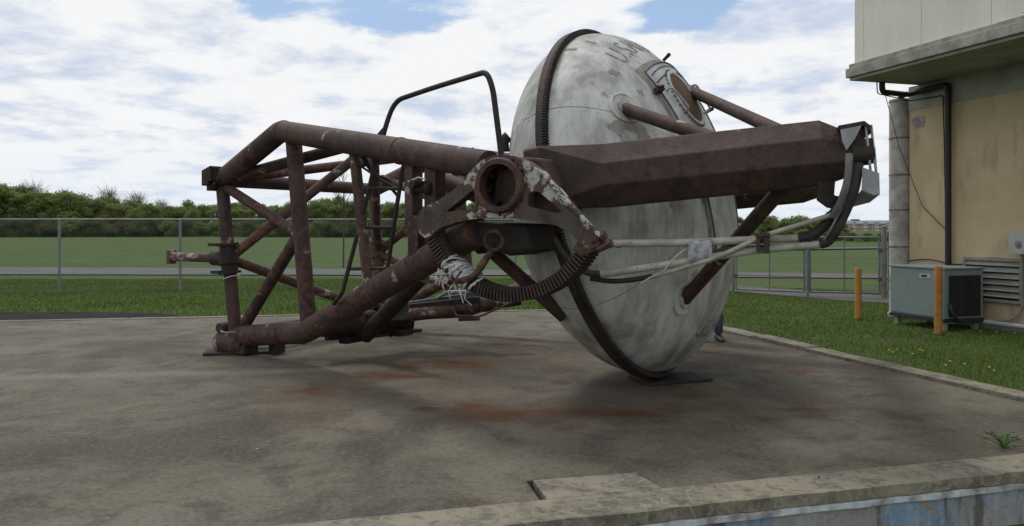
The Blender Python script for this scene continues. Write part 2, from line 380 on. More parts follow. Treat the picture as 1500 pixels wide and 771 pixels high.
# ---- concrete slab with a notch for the patched border
def concrete_mat():
    b = NB('stained_concrete', rough=0.9, spec=0.2)
    n1 = b.noise(0.7, 10, 0.66, dist=0.3); n2 = b.noise(2.1, 10, 0.68, off=(4, 2, 0), dist=0.5); n3 = b.noise(26, 8, 0.72, off=(1, 5, 2)); n4 = b.noise(0.42, 9, 0.62, off=(9, 3, 1), dist=0.6); n5 = b.noise(110, 4, 0.75)
    c = b.mix(b.ramp(n1, 0.36, 0.62), (.100, .089, .069), (.160, .143, .111))
    c = b.mix(b.op('MULTIPLY', b.ramp(n2, 0.46, 0.66), 0.75), c, (.058, .051, .041))
    c = b.mix(b.op('MULTIPLY', b.ramp(n4, 0.50, 0.64), 0.70), c, (.046, .040, .032))
    c = b.mix(b.op('MULTIPLY', b.ramp(n3, 0.48, 0.70), 0.55), c, (.19, .172, .136))
    c = b.mix(b.op('MULTIPLY', b.ramp(n3, 0.50, 0.34), 0.55), c, (.045, .042, .036))
    c = b.mix(b.op('MULTIPLY', b.ramp(n5, 0.52, 0.70), 0.5), c, (.175, .16, .126))
    c = b.mix(b.op('MULTIPLY', b.ramp(n5, 0.48, 0.30), 0.5), c, (.040, .038, .033))
    sp = b.noise(17, 2, 0.5, off=(3, 3, 7)); c = b.mix(b.ramp(sp, 0.76, 0.775), c, (.26, .25, .22)); c = b.mix(b.ramp(sp, 0.24, 0.23), c, (.022, .022, .02))
    # pale uneven line across the left half
    sx = b.N.new('ShaderNodeSeparateXYZ'); b.L.new(b.co, sx.inputs[0])
    p, q = ground(0, 553), ground(440, 543); sl = (q.y - p.y) / (q.x - p.x)
    d = b.op('SUBTRACT', sx.outputs[1], b.op('ADD', p.y - sl * p.x, b.op('MULTIPLY', sx.outputs[0], sl)))
    d = b.op('ADD', d, b.op('MULTIPLY', b.op('SUBTRACT', n2, 0.5), 0.5))
    line = b.op('MULTIPLY', b.ramp(b.op('ABSOLUTE', d), 0.02, 0.28, 1, 0), b.ramp(sx.outputs[0], -2.4, -1.2, 1, 0))
    c = b.mix(b.op('MULTIPLY', line, b.ramp(n3, 0.35, 0.55, 0.3, 0.75)), c, (.19, .18, .15))
    rust = None
    for px, py, rx, ry, k in ((740, 505, .55, .28, .9), (640, 535, .5, .3, .85), (550, 550, .35, .25, .8), (450, 572, .22, .35, .85), (735, 610, .30, .16, 1.25), (690, 596, .18, .2, 1.05), (925, 607, .30, .10, .95),
                             (625, 598, .12, .12, .95), (1012, 580, .2, .16, .75), (1175, 600, .3, .1, .8), (820, 560, .12, .12, .9), (860, 508, .4, .2, .7), (600, 552, .2, .1, .8), (830, 603, .5, .18, .6), (1160, 545, .35, .16, .8), (455, 610, .2, .35, .5), (560, 515, .5, .2, .5), (1040, 515, .4, .15, .7), (690, 530, .4, .2, .7)):
        g = ground(px, py); s = b.op('MULTIPLY', b.spot(g.x, g.y, rx, ry), k); rust = s if rust is None else b.op('ADD', rust, s)
    rn = b.noise(5.5, 11, 0.74, off=(6, 6, 0), sc=(0.75, 1.0, 1), dist=0.5)
    halo = None
    for px, py, rx, ry, k in ((700, 525, 1.3, .8, .8), (560, 560, .9, .6, .7), (760, 605, .9, .45, .9), (960, 600, .9, .3, .55), (1120, 590, .8, .5, .45), (450, 585, .4, .6, .6)):
        g = ground(px, py); q = b.op('MULTIPLY', b.spot(g.x, g.y, rx, ry), k); halo = q if halo is None else b.op('ADD', halo, q)
    c = b.mix(b.op('MULTIPLY', b.op('MINIMUM', halo, 1.0), b.ramp(n2, .30, .62, .25, .85)), c, (.085, .056, .033))
    rk = b.op('MULTIPLY', rust, b.ramp(rn, 0.30, 0.66, 0.05, 2.0))
    c = b.mix(b.ramp(rk, 0.05, 0.9, 0, 0.65), c, (.085, .050, .028)); c = b.mix(b.ramp(rk, 0.45, 1.7, 0, 0.85), c, (.085, .027, .009))
    b.bump(b.op('ADD', n3, b.op('MULTIPLY', n5, 0.5)), 0.4, 0.006); return b.done(c)
M['concrete'] = concrete_mat()
def border_mat():
    b = NB('cracked_mortar_border', rough=0.92, spec=0.2)
    n = b.noise(3.2, 9, 0.68, dist=0.5); n2 = b.noise(30, 7, 0.72); n3 = b.noise(9, 8, 0.7, off=(5, 2, 1), dist=0.4); v = b.voro(10.5, sc=(1, 1.6, 1))
    c = b.mix(b.ramp(n, 0.38, 0.62), (.27, .245, .185), (.15, .138, .11)); c = b.mix(b.op('MULTIPLY', b.ramp(n3, 0.50, 0.64), 0.7), c, (.085, .078, .064))
    c = b.mix(b.op('MULTIPLY', b.ramp(n2, 0.5, 0.7), 0.55), c, (.25, .235, .19)); c = b.mix(b.op('MULTIPLY', b.ramp(n2, 0.46, 0.30), 0.5), c, (.07, .064, .052))
    vv = b.op('ADD', v, b.op('MULTIPLY', b.op('SUBTRACT', n3, 0.5), 0.30)); e = b.ramp(b.op('ABSOLUTE', vv), 0.0, 0.06, 1, 0)
    c = b.mix(b.op('MULTIPLY', e, b.ramp(n, .40, .58, .05, .6)), c, (.33, .305, .235))
    b.bump(b.op('ADD', n2, b.op('MULTIPLY', n3, 2)), 0.7, 0.012); return b.done(c)
M['border'] = border_mat()
pa, pb_, pc, pd = ground(768, 702), ground(926, 688), ground(966, 711), ground(788, 730)   # the patch let into the slab
def proj_near(p): return n0 + ndir * (p - n0).dot(ndir)
def make_slab():
    a, d = proj_near(pd), proj_near(pc)
    outline = [NEARL2, a, a + (pa - pd) * 1.03, d + (pb_ - pc) * 1.03, d, NEARR, FARR, FARL2]
    outline[2] = a + (pa - pd); outline[3] = d + (pb_ - pc)
    sl = struct('concrete_slab', poly(outline, [], (0, 0, -0.34)), 'concrete')
    return outline
slab_outline = make_slab()
def make_border():
    # each block of the border is its own piece with open joints; the patch is one block let into the slab
    L = (NEARR - NEARL2).length; cuts = [0.0]; x = 0.0
    while x < L: x += random.uniform(2.2, 4.0); cuts.append(min(x, L))
    a, d = proj_near(pd), proj_near(pc); ta, td = (a - NEARL2).dot(ndir), (d - NEARL2).dot(ndir)
    cuts = [c for c in cuts if not (ta - 0.5 < c < td + 0.9)]
    par = bpy.data.objects.new('slab_border', None); col.objects.link(par); par['kind'] = 'structure'; par.location = proj_near(Vector((0, 4, 0))) + Vector((0, 0, -0.1))
    for i in range(len(cuts) - 1):
        p, q = NEARL2 + ndir * (cuts[i] + 0.005), NEARL2 + ndir * (cuts[i + 1] - 0.005)
        m = max(8, int((q - p).length / .05)); inner, outer = [], []
        for k in range(m + 1):
            b = p.lerp(q, k / m); e = (cuts[i] + (q - p).length * k / m)
            w = SW + .018 * noise.noise((e * 2.3, 1, 4)) + .012 * noise.noise((e * 9, 2, 4)) + random.uniform(-0.004, 0.004)
            inner.append(b + out_n * (0.004 + .004 * noise.noise((e * 6, 5, 1)))); outer.append(b + out_n * w)
        top = [v + Vector((0, 0, 0.003)) for v in inner] + [v + Vector((0, 0, -0.006)) for v in reversed(outer)]
        obj('border_block', poly(top, [], (0, 0, -0.062)), 'border', par)
    g = 0.016; iv = (pa - pd).normalized(); lo = Vector((0, 0, .004))
    patch = [a + ndir * g * 2.4 + out_n * .001, a + (pa - pd) + ndir * g * 2.4 - iv * g * .7, d + (pb_ - pc) - ndir * g * .7 - iv * g * .7, d - ndir * g * .7 + out_n * .001]
    obj('border_block', poly([v + lo for v in patch], [], (0, 0, -0.07)), 'border', par)
    # dark bed under the joints
    bed = [NEARL2 + out_n * 0.002, NEARR + out_n * 0.002, NEARR + out_n * (SW - 0.05), NEARL2 + out_n * (SW - 0.05)]
    obj('joint_bed', poly([v + Vector((0, 0, -0.045)) for v in bed], [], (0, 0, -0.03)), 'dark', par)
    a2, d2 = slab_outline[2], slab_outline[3]
    obj('joint_bed', poly([v + Vector((0, 0, -0.045)) for v in (a + ndir * .002, a2 + ndir * .002 - (pa - pd) * .002, d2 - ndir * .002, d - ndir * .002)], [], (0, 0, -0.03)), 'dark', par)
make_border()
def wall_mat():
    b = NB('flaking_blue_wall_paint', rough=0.85)
    n = b.noise(6, 9, 0.66, sc=(1, 1, 0.22), dist=0.3); n2 = b.noise(2.2, 10, 0.66, off=(2, 7, 0), dist=0.5); n3 = b.noise(30, 7, 0.7); n4 = b.noise(13, 8, 0.66, sc=(1, 1, .18), off=(5, 1, 0))
    c = b.mix(b.ramp(n2, 0.45, 0.58), (.16, .24, .34), (.26, .25, .24)); c = b.mix(b.op('MULTIPLY', b.ramp(n4, 0.46, 0.62), 0.6), c, (.30, .34, .40))
    c = b.mix(b.op('MULTIPLY', b.ramp(n, 0.50, 0.62), 0.85), c, (.085, .080, .070))
    c = b.mix(b.ramp(b.noise(5, 10, 0.7, off=(1, 1, 5)), 0.58, 0.62), c, (.27, .24, .20)); c = b.mix(b.op('MULTIPLY', b.ramp(n3, 0.5, 0.66), 0.5), c, (.12, .12, .12))
    b.bump(b.op('ADD', n3, n2), 0.6, 0.012); return b.done(c)
M['bluewall'] = wall_mat()
M['ledge'] = plain('pale_wall_ledge', (.52, .56, .60), (.20, .19, .17), scale=7, rough=0.85, fine=25, bump=.5)
def make_retaining():
    r = thing('retaining_wall', proj_near(Vector((1.5, 4, 0))) + out_n * 0.3 + Vector((0, 0, -0.31)), 'low blue painted retaining wall with flaking paint under the slab edge', 'wall')
    A, B_ = NEARL2 + out_n * 0.10, NEARR + out_n * 0.10
    w1, w2 = 0.165, 0.19
    obj('wall_face', poly([p + Vector((0, 0, -0.105)) for p in (A, B_, B_ + out_n * w1, A + out_n * w1)], [], (0, 0, -0.30)), 'bluewall', r)
    m = 220; out = []; 
    for k in range(m + 1): out.append(A.lerp(B_, 1 - k / m) + out_n * (w2 - .006 + .022 * noise.noise((k * .31, 3, 1)) + random.uniform(-.006, .006)))
    obj('wall_ledge', poly([p + Vector((0, 0, -0.073)) for p in [A, B_] + out], [], (0, 0, -0.030)), 'ledge', r, bevel=0.004)
make_retaining()
def make_kerb():
    par = bpy.data.objects.new('kerb', None); col.objects.link(par); par['kind'] = 'structure'; par.location = FARR + rdir * 4
    side = Vector((-rdir.y, rdir.x, 0)); x = -0.2; L = (NEARR - FARR).length + 0.3
    while x < L:
        l = random.uniform(0.8, 1.5); e = min(x + l, L); m = 5
        z = random.uniform(0.030, 0.042); tilt = random.uniform(-.006, .006)
        ins = [FARR + rdir * (x + 0.006 + (e - x - .012) * k / m) + side * random.uniform(0.0, 0.012) for k in range(m + 1)]
        outs = [FARR + rdir * (x + 0.006 + (e - x - .012) * k / m) + side * (0.24 + random.uniform(-0.02, 0.02)) for k in range(m + 1)]
        top = [p + Vector((0, 0, z + tilt)) for p in ins] + [p + Vector((0, 0, z)) for p in reversed(outs)]
        obj('kerb_block', poly(top, [], (0, 0, -0.16)), 'border', par, bevel=0.008); x = e
    # rear edge, nearly flush
    x = -0.05; side = Vector((-fdir.y, fdir.x, 0)); 
    while x < 20:
        l = random.uniform(1.0, 2.2); a, b2 = FARR - fdir * (x + .006), FARR - fdir * (x + l - .006)
        obj('kerb_block', poly([p + Vector((0, 0, .012)) for p in (a + side * .003, b2 + side * .003, b2 + side * .13, a + side * .13)], [], (0, 0, -0.12)), 'border', par, bevel=0.006); x += l
make_kerb()

# ================================================================== THE MACHINE
# ---- gondola frame: C centre, NV pole (hatch side), AV horizontal in the rim plane (away), UV up in the rim plane
TH, TI = R(30.64), R(11.7)
C = Vector((1.112, 7.616, 1.655)); GR, GC = 1.617, 0.877
NV = Vector((math.cos(TH) * math.cos(TI), -math.sin(TH) * math.cos(TI), math.sin(TI)))
AV = Vector((math.sin(TH), math.cos(TH), 0)); UV = AV.cross(NV).normalized()
if UV.z < 0: UV = -UV
NH = Vector((math.cos(TH), -math.sin(TH), 0))
def gon(a, u, off=0.0, side=1):
    """point over the gondola skin at local (a, u)"""
    k = min((a * a + u * u) / GR ** 2, 0.9999); n = side * GC * math.sqrt(1 - k)
    nr = Vector((a / GR ** 2, u / GR ** 2, n / GC ** 2)).normalized()
    return C + AV * (a + nr.x * off) + UV * (u + nr.y * off) + NV * (n + nr.z * off)
def skin_hit(px, py):
    d = Vector(((px - 750) / F, 1, (335 - py) / F)); o = Vector((0, 0, EYE)) - C
    l = lambda v: Vector((v.dot(AV) / GR, v.dot(UV) / GR, v.dot(NV) / GC))
    o2, d2 = l(o), l(d); A = d2.dot(d2); B = o2.dot(d2); t = (-B - math.sqrt(max(0, B * B - A * (o2.dot(o2) - 1)))) / A
    return Vector((0, 0, EYE)) + d * t
def loc_au(p): q = p - C; return q.dot(AV), q.dot(UV)

def make_gondola():
    root = thing('gondola', (C.x + .17, C.y - .05, 0.02), 'large weathered white lens-shaped steel capsule standing on its rim on the slab', 'gondola')
    def sph(ph, s, off=0.0):
        r, n = math.sin(s), math.cos(s)
        p = Vector((GR * r * math.cos(ph), GR * r * math.sin(ph), GC * n)); nr = Vector((p.x / GR ** 2, p.y / GR ** 2, p.z / GC ** 2)).normalized(); p += nr * off
        return C + AV * p.x + UV * p.y + NV * p.z
    # dark inner shell behind the panel joints
    secs = [[sph(2 * math.pi * j / 64, math.pi * (i + .02) / 24.04, -0.012) for j in range(64)] for i in range(25)]
    obj('inner_shell', loft(secs, smooth=True), 'black_rust', root)
    seam0, step = 154, 60
    for side in (0, 1):
        for k in range(6):
            g0, g1 = R(seam0 + step * k) + .0022, R(seam0 + step * (k + 1)) - .0022
            s0, s1 = (0.30, math.pi / 2 - .004) if side == 0 else (math.pi / 2 + .004, math.pi - 0.30)
            m, n = 18, 16; grid = [[sph(g0 + (g1 - g0) * j / n, s0 + (s1 - s0) * i / m) for j in range(n + 1)] for i in range(m + 1)]
            vs = [p for r_ in grid for p in r_]; fs = [(i * (n + 1) + j, i * (n + 1) + j + 1, (i + 1) * (n + 1) + j + 1, (i + 1) * (n + 1) + j) for i in range(m) for j in range(n)]
            rim = [(i, 0) for i in range(m + 1)] + [(m, j) for j in range(1, n + 1)] + [(i, n) for i in range(m - 1, -1, -1)] + [(0, j) for j in range(n - 1, 0, -1)]
            o = len(vs)
            for i, j in rim: vs.append(sph(g0 + (g1 - g0) * j / n, s0 + (s1 - s0) * i / m, -0.014))
            for q in range(len(rim)):
                (i, j), (i2, j2) = rim[q], rim[(q + 1) % len(rim)]
                fs.append((i * (n + 1) + j, i2 * (n + 1) + j2, o + (q + 1) % len(rim), o + q))
            obj('shell_panel', (vs, fs, True), 'shell', root)
        s0 = 0.294; secs = [[sph(2 * math.pi * j / 48, (s0 * i / 6 + 1e-3) if side == 0 else math.pi - s0 * i / 6 - 1e-3) for j in range(48)] for i in range(7)]
        obj('pole_cap', loft(secs, caps=False, smooth=True), 'shell', root)
    # rivets along the seams
    rv = []
    for k in range(6):
        for sgn in (-1, 1):
            for i in range(22):
                s = 0.45 + i * (math.pi - .9) / 21
                p = sph(R(seam0 + step * k) + sgn * .022, s); q = sph(R(seam0 + step * k) + sgn * .022, s, .004)
                d = (q - p).normalized(); rv.append(lathe(p, d, [(.0075, -.002), (.006, .003), (.001, .0045)], 6))
    obj('rivets', join(*rv), 'shell', root, kind='stuff')
    # rim band with rack teeth
    def eq(ph, r, n): return C + (AV * math.cos(ph) + UV * math.sin(ph)) * r + NV * n
    m = 120; prof = [(GR - .02, -.035), (GR + .052, -.035), (GR + .052, .025), (GR - .02, .025)]
    secs = [[eq(2 * math.pi * j / m, r, h) for r, h in prof] for j in range(m + 1)]
    band = obj('rim_band', loft(secs, caps=False), 'gear', root)
    th = []
    for j in range(230):
        ph = R(60) + R(205) * j / 230
        d = (AV * math.cos(ph) + UV * math.sin(ph)); t = (-AV * math.sin(ph) + UV * math.cos(ph))
        th.append(box(eq(ph, GR + .022, .040), d, t, NV, .030, .0066, .016))
    obj('rack_teeth', join(*th), 'gear', band, kind='stuff')
    pts = [eq(R(195) + R(75) * j / 30, GR + .035, .055) for j in range(31)]
    obj('rim_pipe', tube(pts, .022, 10), 'black_rust', band)
    # hatch on the upper part of the pole side
    hu = Vector((-.22, .9755)); hs = Vector((.9755, .22)); hc = hs * .05 + hu * .70
    def hp(s, h): v = hc + hs * s + hu * h; return v.x, v.y
    def patch(w, h0, h1, arch, off, thick, mat, name, parent, m=14):
        grid = []
        for j in range(m + 1):
            s = -w + 2 * w * j / m; top = h1 + arch * (1 - (s / w) ** 2); grid.append([hp(s, h0 + (top - h0) * i / m) for i in range(m + 1)])
        vs = [gon(*q, off) for c_ in grid for q in c_]; fs = [(j * (m + 1) + i, (j + 1) * (m + 1) + i, (j + 1) * (m + 1) + i + 1, j * (m + 1) + i + 1) for j in range(m) for i in range(m)]
        rim = [(0, i) for i in range(m + 1)] + [(j, m) for j in range(1, m + 1)] + [(m, i) for i in range(m - 1, -1, -1)] + [(j, 0) for j in range(m - 1, 0, -1)]; o = len(vs)
        vs += [gon(*grid[j][i], off - thick) for j, i in rim]
        for q in range(len(rim)): (j, i), (j2, i2) = rim[q], rim[(q + 1) % len(rim)]; fs.append((j * (m + 1) + i, j2 * (m + 1) + i2, o + (q + 1) % len(rim), o + q))
        return obj(name, (vs, fs, True), mat, parent)
    patch(.535, -1.30, .435, .065, .004, .012, 'primer', 'hatch_surround', root)
    hatch = patch(.48, -1.45, .385, .065, .024, .045, 'hatch', 'hatch', root, 22)
    for s in (-1, 1): obj('hatch_rail', tube([gon(*hp(s * .475, -1.43 + 1.81 * i / 18), .027) for i in range(19)], .009, 8), 'galv_dull', hatch)
    obj('hatch_rail', tube([gon(*hp(-.475 + .95 * i / 12, .385 + .065 * (1 - ((i - 6) / 6) ** 2)), .027) for i in range(13)], .009, 8), 'galv_dull', hatch)
    # arched inner trim line with bolts
    obj('trim_line', tube([gon(*hp(-.43 + .86 * i / 14, .27 + .065 * (1 - ((i - 7) / 7) ** 2)), .032) for i in range(15)], .006, 6), 'black_rust', hatch)
    bl = []
    for i in range(17):
        s = -.41 + .82 * i / 16; p, q = gon(*hp(s, .335 + .07 * (1 - (s / .445) ** 2)), .028), gon(*hp(s, .335 + .07 * (1 - (s / .445) ** 2)), .04); bl.append(lathe(p, q - p, [(.009, 0), (.008, .008), (.001, .010)], 6))
    # oval window covered with a brown board
    wc = (-.02, .08); ring = []
    for i in range(40):
        t = 2 * math.pi * i / 40; ring.append((wc[0] + .25 * math.cos(t), wc[1] + .25 * math.sin(t)))
    win = obj('window', loft([[gon(*hp(wc[0] + (s_ - wc[0]) * k, wc[1] + (h_ - wc[1]) * k), o_) for s_, h_ in ring] for k, o_ in ((1.07, .024), (1.07, .044), (.97, .044), (.95, .032))], caps=False, smooth=False), 'hatch', hatch)
    pane = [[gon(*hp(wc[0] + .247 * k * math.cos(2 * math.pi * i / 40), wc[1] + .247 * k * math.sin(2 * math.pi * i / 40)), .034) for i in range(40)] for k in (1, .66, .33, .01)]
    obj('window_board', loft(pane, caps=False, smooth=True), 'plywood', hatch)
    for i in range(0, 40):
        p, q = gon(*hp(*(wc[0] + 1.12 * (ring[i][0] - wc[0]), wc[1] + 1.12 * (ring[i][1] - wc[1]))), .028), gon(*hp(*(wc[0] + 1.12 * (ring[i][0] - wc[0]), wc[1] + 1.12 * (ring[i][1] - wc[1]))), .04)
        bl.append(lathe(p, q - p, [(.009, 0), (.008, .008), (.001, .010)], 6))
    obj('hatch_bolts', join(*bl), 'galv_dull', hatch, kind='stuff')
    def handle(p0, p1, hgt, mat='sheet'):
        a, b = hp(*p0), hp(*p1)
        obj('handle', tube([gon(*a, .02), gon(*a, hgt), gon(*b, hgt), gon(*b, .02)], .011, 8, bend=.05), mat, hatch)
    handle((-.37, .185), (-.285, -.03), .085); handle((.31, .16), (.30, -.10), .10)
    def latch(s, h, big=1.0):
        a = hp(s, h); p = gon(*a, .02); q = gon(*a, .06); d = (q - p).normalized(); t = d.cross(UZ).normalized()
        obj('latch', join(box(p + d * .03, t, d.cross(t), d, .03 * big, .02 * big, .03), tube([p + d * .05 - t * .05 * big, p + d * .07 + t * .05 * big], .009, 8), lathe(p + d * .06, d, [(.018, 0), (.018, .02), (.01, .03)], 10)), 'black_rust', hatch)
    latch(-.53, .20, 1.1); latch(.20, .47, .5); latch(.50, -.10, .7); latch(-.53, -.75, .8)
    # round bosses where the struts meet the skin
    for px, py in ((915, 158), (1003, 438)):
        p = skin_hit(px, py); a, u = loc_au(p); d = (gon(a, u, .1) - gon(a, u)).normalized()
        obj('strut_boss', lathe(p, d, [(.145, -.05), (.145, .012), (.125, .018), (.115, .008), (.07, .010), (.07, .03), (.01, .03)], 32), 'shell', root)
    # worn bare patches around the upper boss (irregular flakes of missing paint)
    a0, u0 = loc_au(skin_hit(915, 158))
    def flake(a, u, r, seed, sq=1.0, mat='primer', off=.0025):
        rnd = random.Random(seed); n = 44; ring = []
        for i in range(n):
            t = 2 * math.pi * i / n; q = r * (0.72 + 0.55 * noise.noise((math.cos(t) * 1.3 + seed, math.sin(t) * 1.3, seed * .7)) + .28 * noise.noise((math.cos(t) * 4 + seed, math.sin(t) * 4, 2)))
            ring.append((a + q * math.cos(t), u + q * math.sin(t) * sq))
        secs = [[gon(a + (x - a) * k, u + (y - u) * k, off) for x, y in ring] for k in (1, .75, .5, .25, .01)]
        obj('bare_patch', loft(secs, caps=False, smooth=True), mat, root)
    flake(a0 - .05, u0 - .24, .15, 3, 1.5); flake(a0 - .06, u0 - .30, .075, 8, 1.6, 'shell', .004); flake(a0 + .07, u0 - .30, .06, 5, 2.8)
    for px, py, r_, sd_ in ((900, 107, .05, 11), (938, 136, .04, 13), (866, 62, .03, 17), (834, 72, .03, 19), (985, 300, .05, 23)):
        flake(*loc_au(skin_hit(px, py)), r_, sd_)
    # lettering, laid on the skin
    def letters(txt, size, fn):
        cu = bpy.data.curves.new('lettering', 'FONT'); cu.body = txt; cu.size = size; cu.extrude = 0; cu.resolution_u = 3
        t = bpy.data.objects.new('lettering_tmp', cu); col.objects.link(t); dg = bpy.context.evaluated_depsgraph_get(); me = bpy.data.meshes.new_from_object(t.evaluated_get(dg))
        bm = bmesh.new(); bm.from_mesh(me); bmesh.ops.triangulate(bm, faces=bm.faces)
        for _ in range(1): bmesh.ops.subdivide_edges(bm, edges=[e for e in bm.edges if e.calc_length() > .05], cuts=1)
        bmesh.ops.triangulate(bm, faces=bm.faces)
        vs = [fn(v.co.x, v.co.y) for v in bm.verts]; bm.verts.index_update(); fs = [tuple(v.index for v in f.verts) for f in bm.faces]; bm.free()
        bpy.data.objects.remove(t); bpy.data.curves.remove(cu)
        obj('lettering', (vs, fs, False), 'letter', root)
    letters('U.S.NAVY', .225, lambda x, y: gon((1.305 + y) * math.cos(R(126) - x / 1.22), (1.305 + y) * math.sin(R(126) - x / 1.22), .004))
    letters('U.S.NAVY', .215, lambda x, y: gon((1.355 - y) * math.cos(R(257) + x / 1.25), (1.355 - y) * math.sin(R(257) + x / 1.25), .004))
    return root
gondola = make_gondola()

# ---- gimbal yoke
T0 = at(733, 272, 5.60)                                    # centre of the near trunnion
def pl(px, py, off=0.0):
    """point of the trunnion casting's plane on a sight line"""
    d = Vector(((px - 750) / F, 1, (335 - py) / F)); o = Vector((0, 0, EYE)); q = T0 + AV * off
    return o + d * ((q - o).dot(AV) / d.dot(AV))
def make_yoke():
    root = thing('gimbal_yoke', (.4, 6.0, 0.0), 'rusty brown box-beam gimbal yoke wrapped around the white capsule, with gear arc and conduits', 'gimbal')
    S0, S1, S2, S3 = at(797, 262, 5.98), at(890, 258, 5.80), at(1203, 225, 5.35), at(1238, 226, 5.30)
    bd = (S2 - S1).normalized(); mv = bd.cross(UZ).normalized()
    if mv.y < 0: mv = -mv
    up = mv.cross(bd).normalized(); up = up if up.z > 0 else -up
    def sec(c, hh, mid, dd, td, m_=None, u_=None):
        m_, u_ = m_ or mv, u_ or up
        return [c + m_ * x + u_ * z for x, z in ((-dd, -mid), (-dd, mid), (-td, hh), (td, hh), (dd, mid), (dd, -mid), (td, -hh), (-td, -hh))]
    a = AV * 0.0
    obj('front_beam', loft([sec(S0 - bd * .10, .225, .20, .16, .13), sec(S0 + bd * .04, .225, .215, .19, .17), sec(S1, .228, .075, .20, .075), sec(S2, .215, .080, .20, .075), sec(S3, .155, .055, .14, .055)]), 'beam', root, bevel=.008)
    # right-hand cross beam and far beam close the yoke
    mh = Vector((mv.x, mv.y, 0)).normalized(); bh = Vector((bd.x, bd.y, 0)).normalized()
    E0, E1 = S2 - bd * .12 + mh * .205, S2 - bd * .12 + mh * 3.55
    sec2 = lambda c: [c + bh * x + UZ * z for x, z in ((-.2, -.075), (-.2, .075), (-.075, .20), (.075, .20), (.2, .075), (.2, -.075), (.075, -.20), (-.075, -.20))]
    obj('cross_beam', loft([sec2(E0), sec2(E1)]), 'beam', root, bevel=.008)
    off = mh * 3.76
    obj('far_beam', loft([sec(S0 + off - bd * .10, .225, .20, .16, .13), sec(S1 + off, .228, .075, .20, .075), sec(S2 + off, .215, .080, .20, .075), sec(S3 + off, .155, .055, .14, .055)]), 'beam', root, bevel=.008)
    # trunnion casting: outline, two windows and the bore
    outl = [(735, 226), (754, 229), (772, 237), (790, 250), (812, 274), (838, 305), (862, 334), (880, 349), (877, 360), (862, 366), (848, 356), (836, 341), (815, 331), (785, 324), (755, 320), (725, 319), (695, 321), (668, 326), (645, 334), (632, 345), (622, 349), (612, 340), (610, 318), (618, 305), (636, 297), (658, 283), (676, 268), (690, 250), (704, 236), (719, 229)]
    bore = [T0 + NH * (.172 * math.cos(2 * math.pi * i / 36)) + UZ * (.172 * math.sin(2 * math.pi * i / 36)) for i in range(36)]
    def rounded(pts, r):
        out = []
        for i in range(len(pts)):
            p0, p1, p2 = Vector(pts[i - 1]), Vector(pts[i]), Vector(pts[(i + 1) % len(pts)])
            q0 = p1 + (p0 - p1).normalized() * r; q2 = p1 + (p2 - p1).normalized() * r
            for k in range(4): t = k / 3; out.append(q0 * (1 - t) ** 2 + p1 * 2 * t * (1 - t) + q2 * t * t)
        return [pl(p.x, p.y) for p in out]
    w1 = rounded([(652, 311), (694, 277), (697, 302), (690, 307)], 6); w2 = rounded([(774, 281), (788, 280), (825, 311), (812, 312), (772, 303)], 6)
    cast = obj('trunnion_casting', poly([pl(*p) for p in outl], [bore, w1, w2], AV * .10), 'casting', root, bevel=.008)
    # raised lip along the upper edges
    obj('edge_lip', tube([pl(790, 249, -.01), pl(838, 304, -.01), pl(880, 348, -.01)], .020, 8), 'casting', cast)
    obj('bearing_ring', lathe(T0, AV, [(.150, -.045), (.185, -.045), (.196, -.03), (.196, .05), (.150, .05)], 48, close=True), 'rust', cast)
    bar = lathe(T0, AV, [(.171, .06), (.200, .06), (.200, .55), (.171, .55)], 40, close=True)
    obj('trunnion_barrel', bar, 'black_rust', root); obj('barrel_plug', lathe(T0, AV, [(.170, .30), (.11, .30), (.11, .22), (.10, .21), (.02, .20)], 32), 'dark', root)
    for k in range(8):
        t = 2 * math.pi * k / 8 + .2; d = NH * math.cos(t) + UZ * math.sin(t); obj('barrel_rib', box(T0 + AV * .18 + d * .148, d, d.cross(AV), AV, .024, .008, .11), 'black_rust', root)
    for k in range(12):
        t = 2 * math.pi * k / 12; d = NH * math.cos(t) + UZ * math.sin(t); obj('ring_bolt', lathe(T0 + d * .205, -AV, [(.010, -.02), (.010, .012), (.004, .015)], 6, smooth=False), 'black_rust', cast)
    # knuckle plates between barrel and beam
    obj('knuckle', loft([[T0 + AV * o_ + NH * x + UZ * z for x, z in ((-.16, -.17), (.30, -.20), (.34, .0), (.26, .19), (-.10, .225))] for o_ in (.13, .46)]), 'rust', root, bevel=.02)
    obj('yoke_foot', loft([[T0 + AV * o_ + NH * x + UZ * z for x, z in ((-.42, -.24), (.10, -.27), (.16, -.46), (-.05, -.50), (-.34, -.40))] for o_ in (.18, .62)]), 'black_rust', root, bevel=.03)
    # bolts at the lower tips of the casting
    for px, py in ((884, 345), (893, 357)):
        p = pl(px, py); q = pl(px - 17, py + 9); obj('tip_bolt', join(tube([q, p], .020, 8), lathe(p, p - q, [(.030, -.02), (.030, .015)], 6, smooth=False)), 'rust', cast)
    obj('tip_lug', poly([pl(*p, .01) for p in ((846, 350), (868, 346), (884, 352), (876, 366), (850, 377), (838, 366))], [], AV * .16), 'rust', cast, bevel=.01)
    # gear arc
    P = [pl(630, 352, .05), pl(752, 438, .05), pl(868, 360, .05)]
    q = [((p - T0).dot(NH), p.z - T0.z) for p in P]
    (x1, y1), (x2, y2), (x3, y3) = q; D = 2 * (x1 * (y2 - y3) + x2 * (y3 - y1) + x3 * (y1 - y2))
    cx = ((x1 ** 2 + y1 ** 2) * (y2 - y3) + (x2 ** 2 + y2 ** 2) * (y3 - y1) + (x3 ** 2 + y3 ** 2) * (y1 - y2)) / D
    cy = ((x1 ** 2 + y1 ** 2) * (x3 - x2) + (x2 ** 2 + y2 ** 2) * (x1 - x3) + (x3 ** 2 + y3 ** 2) * (x2 - x1)) / D
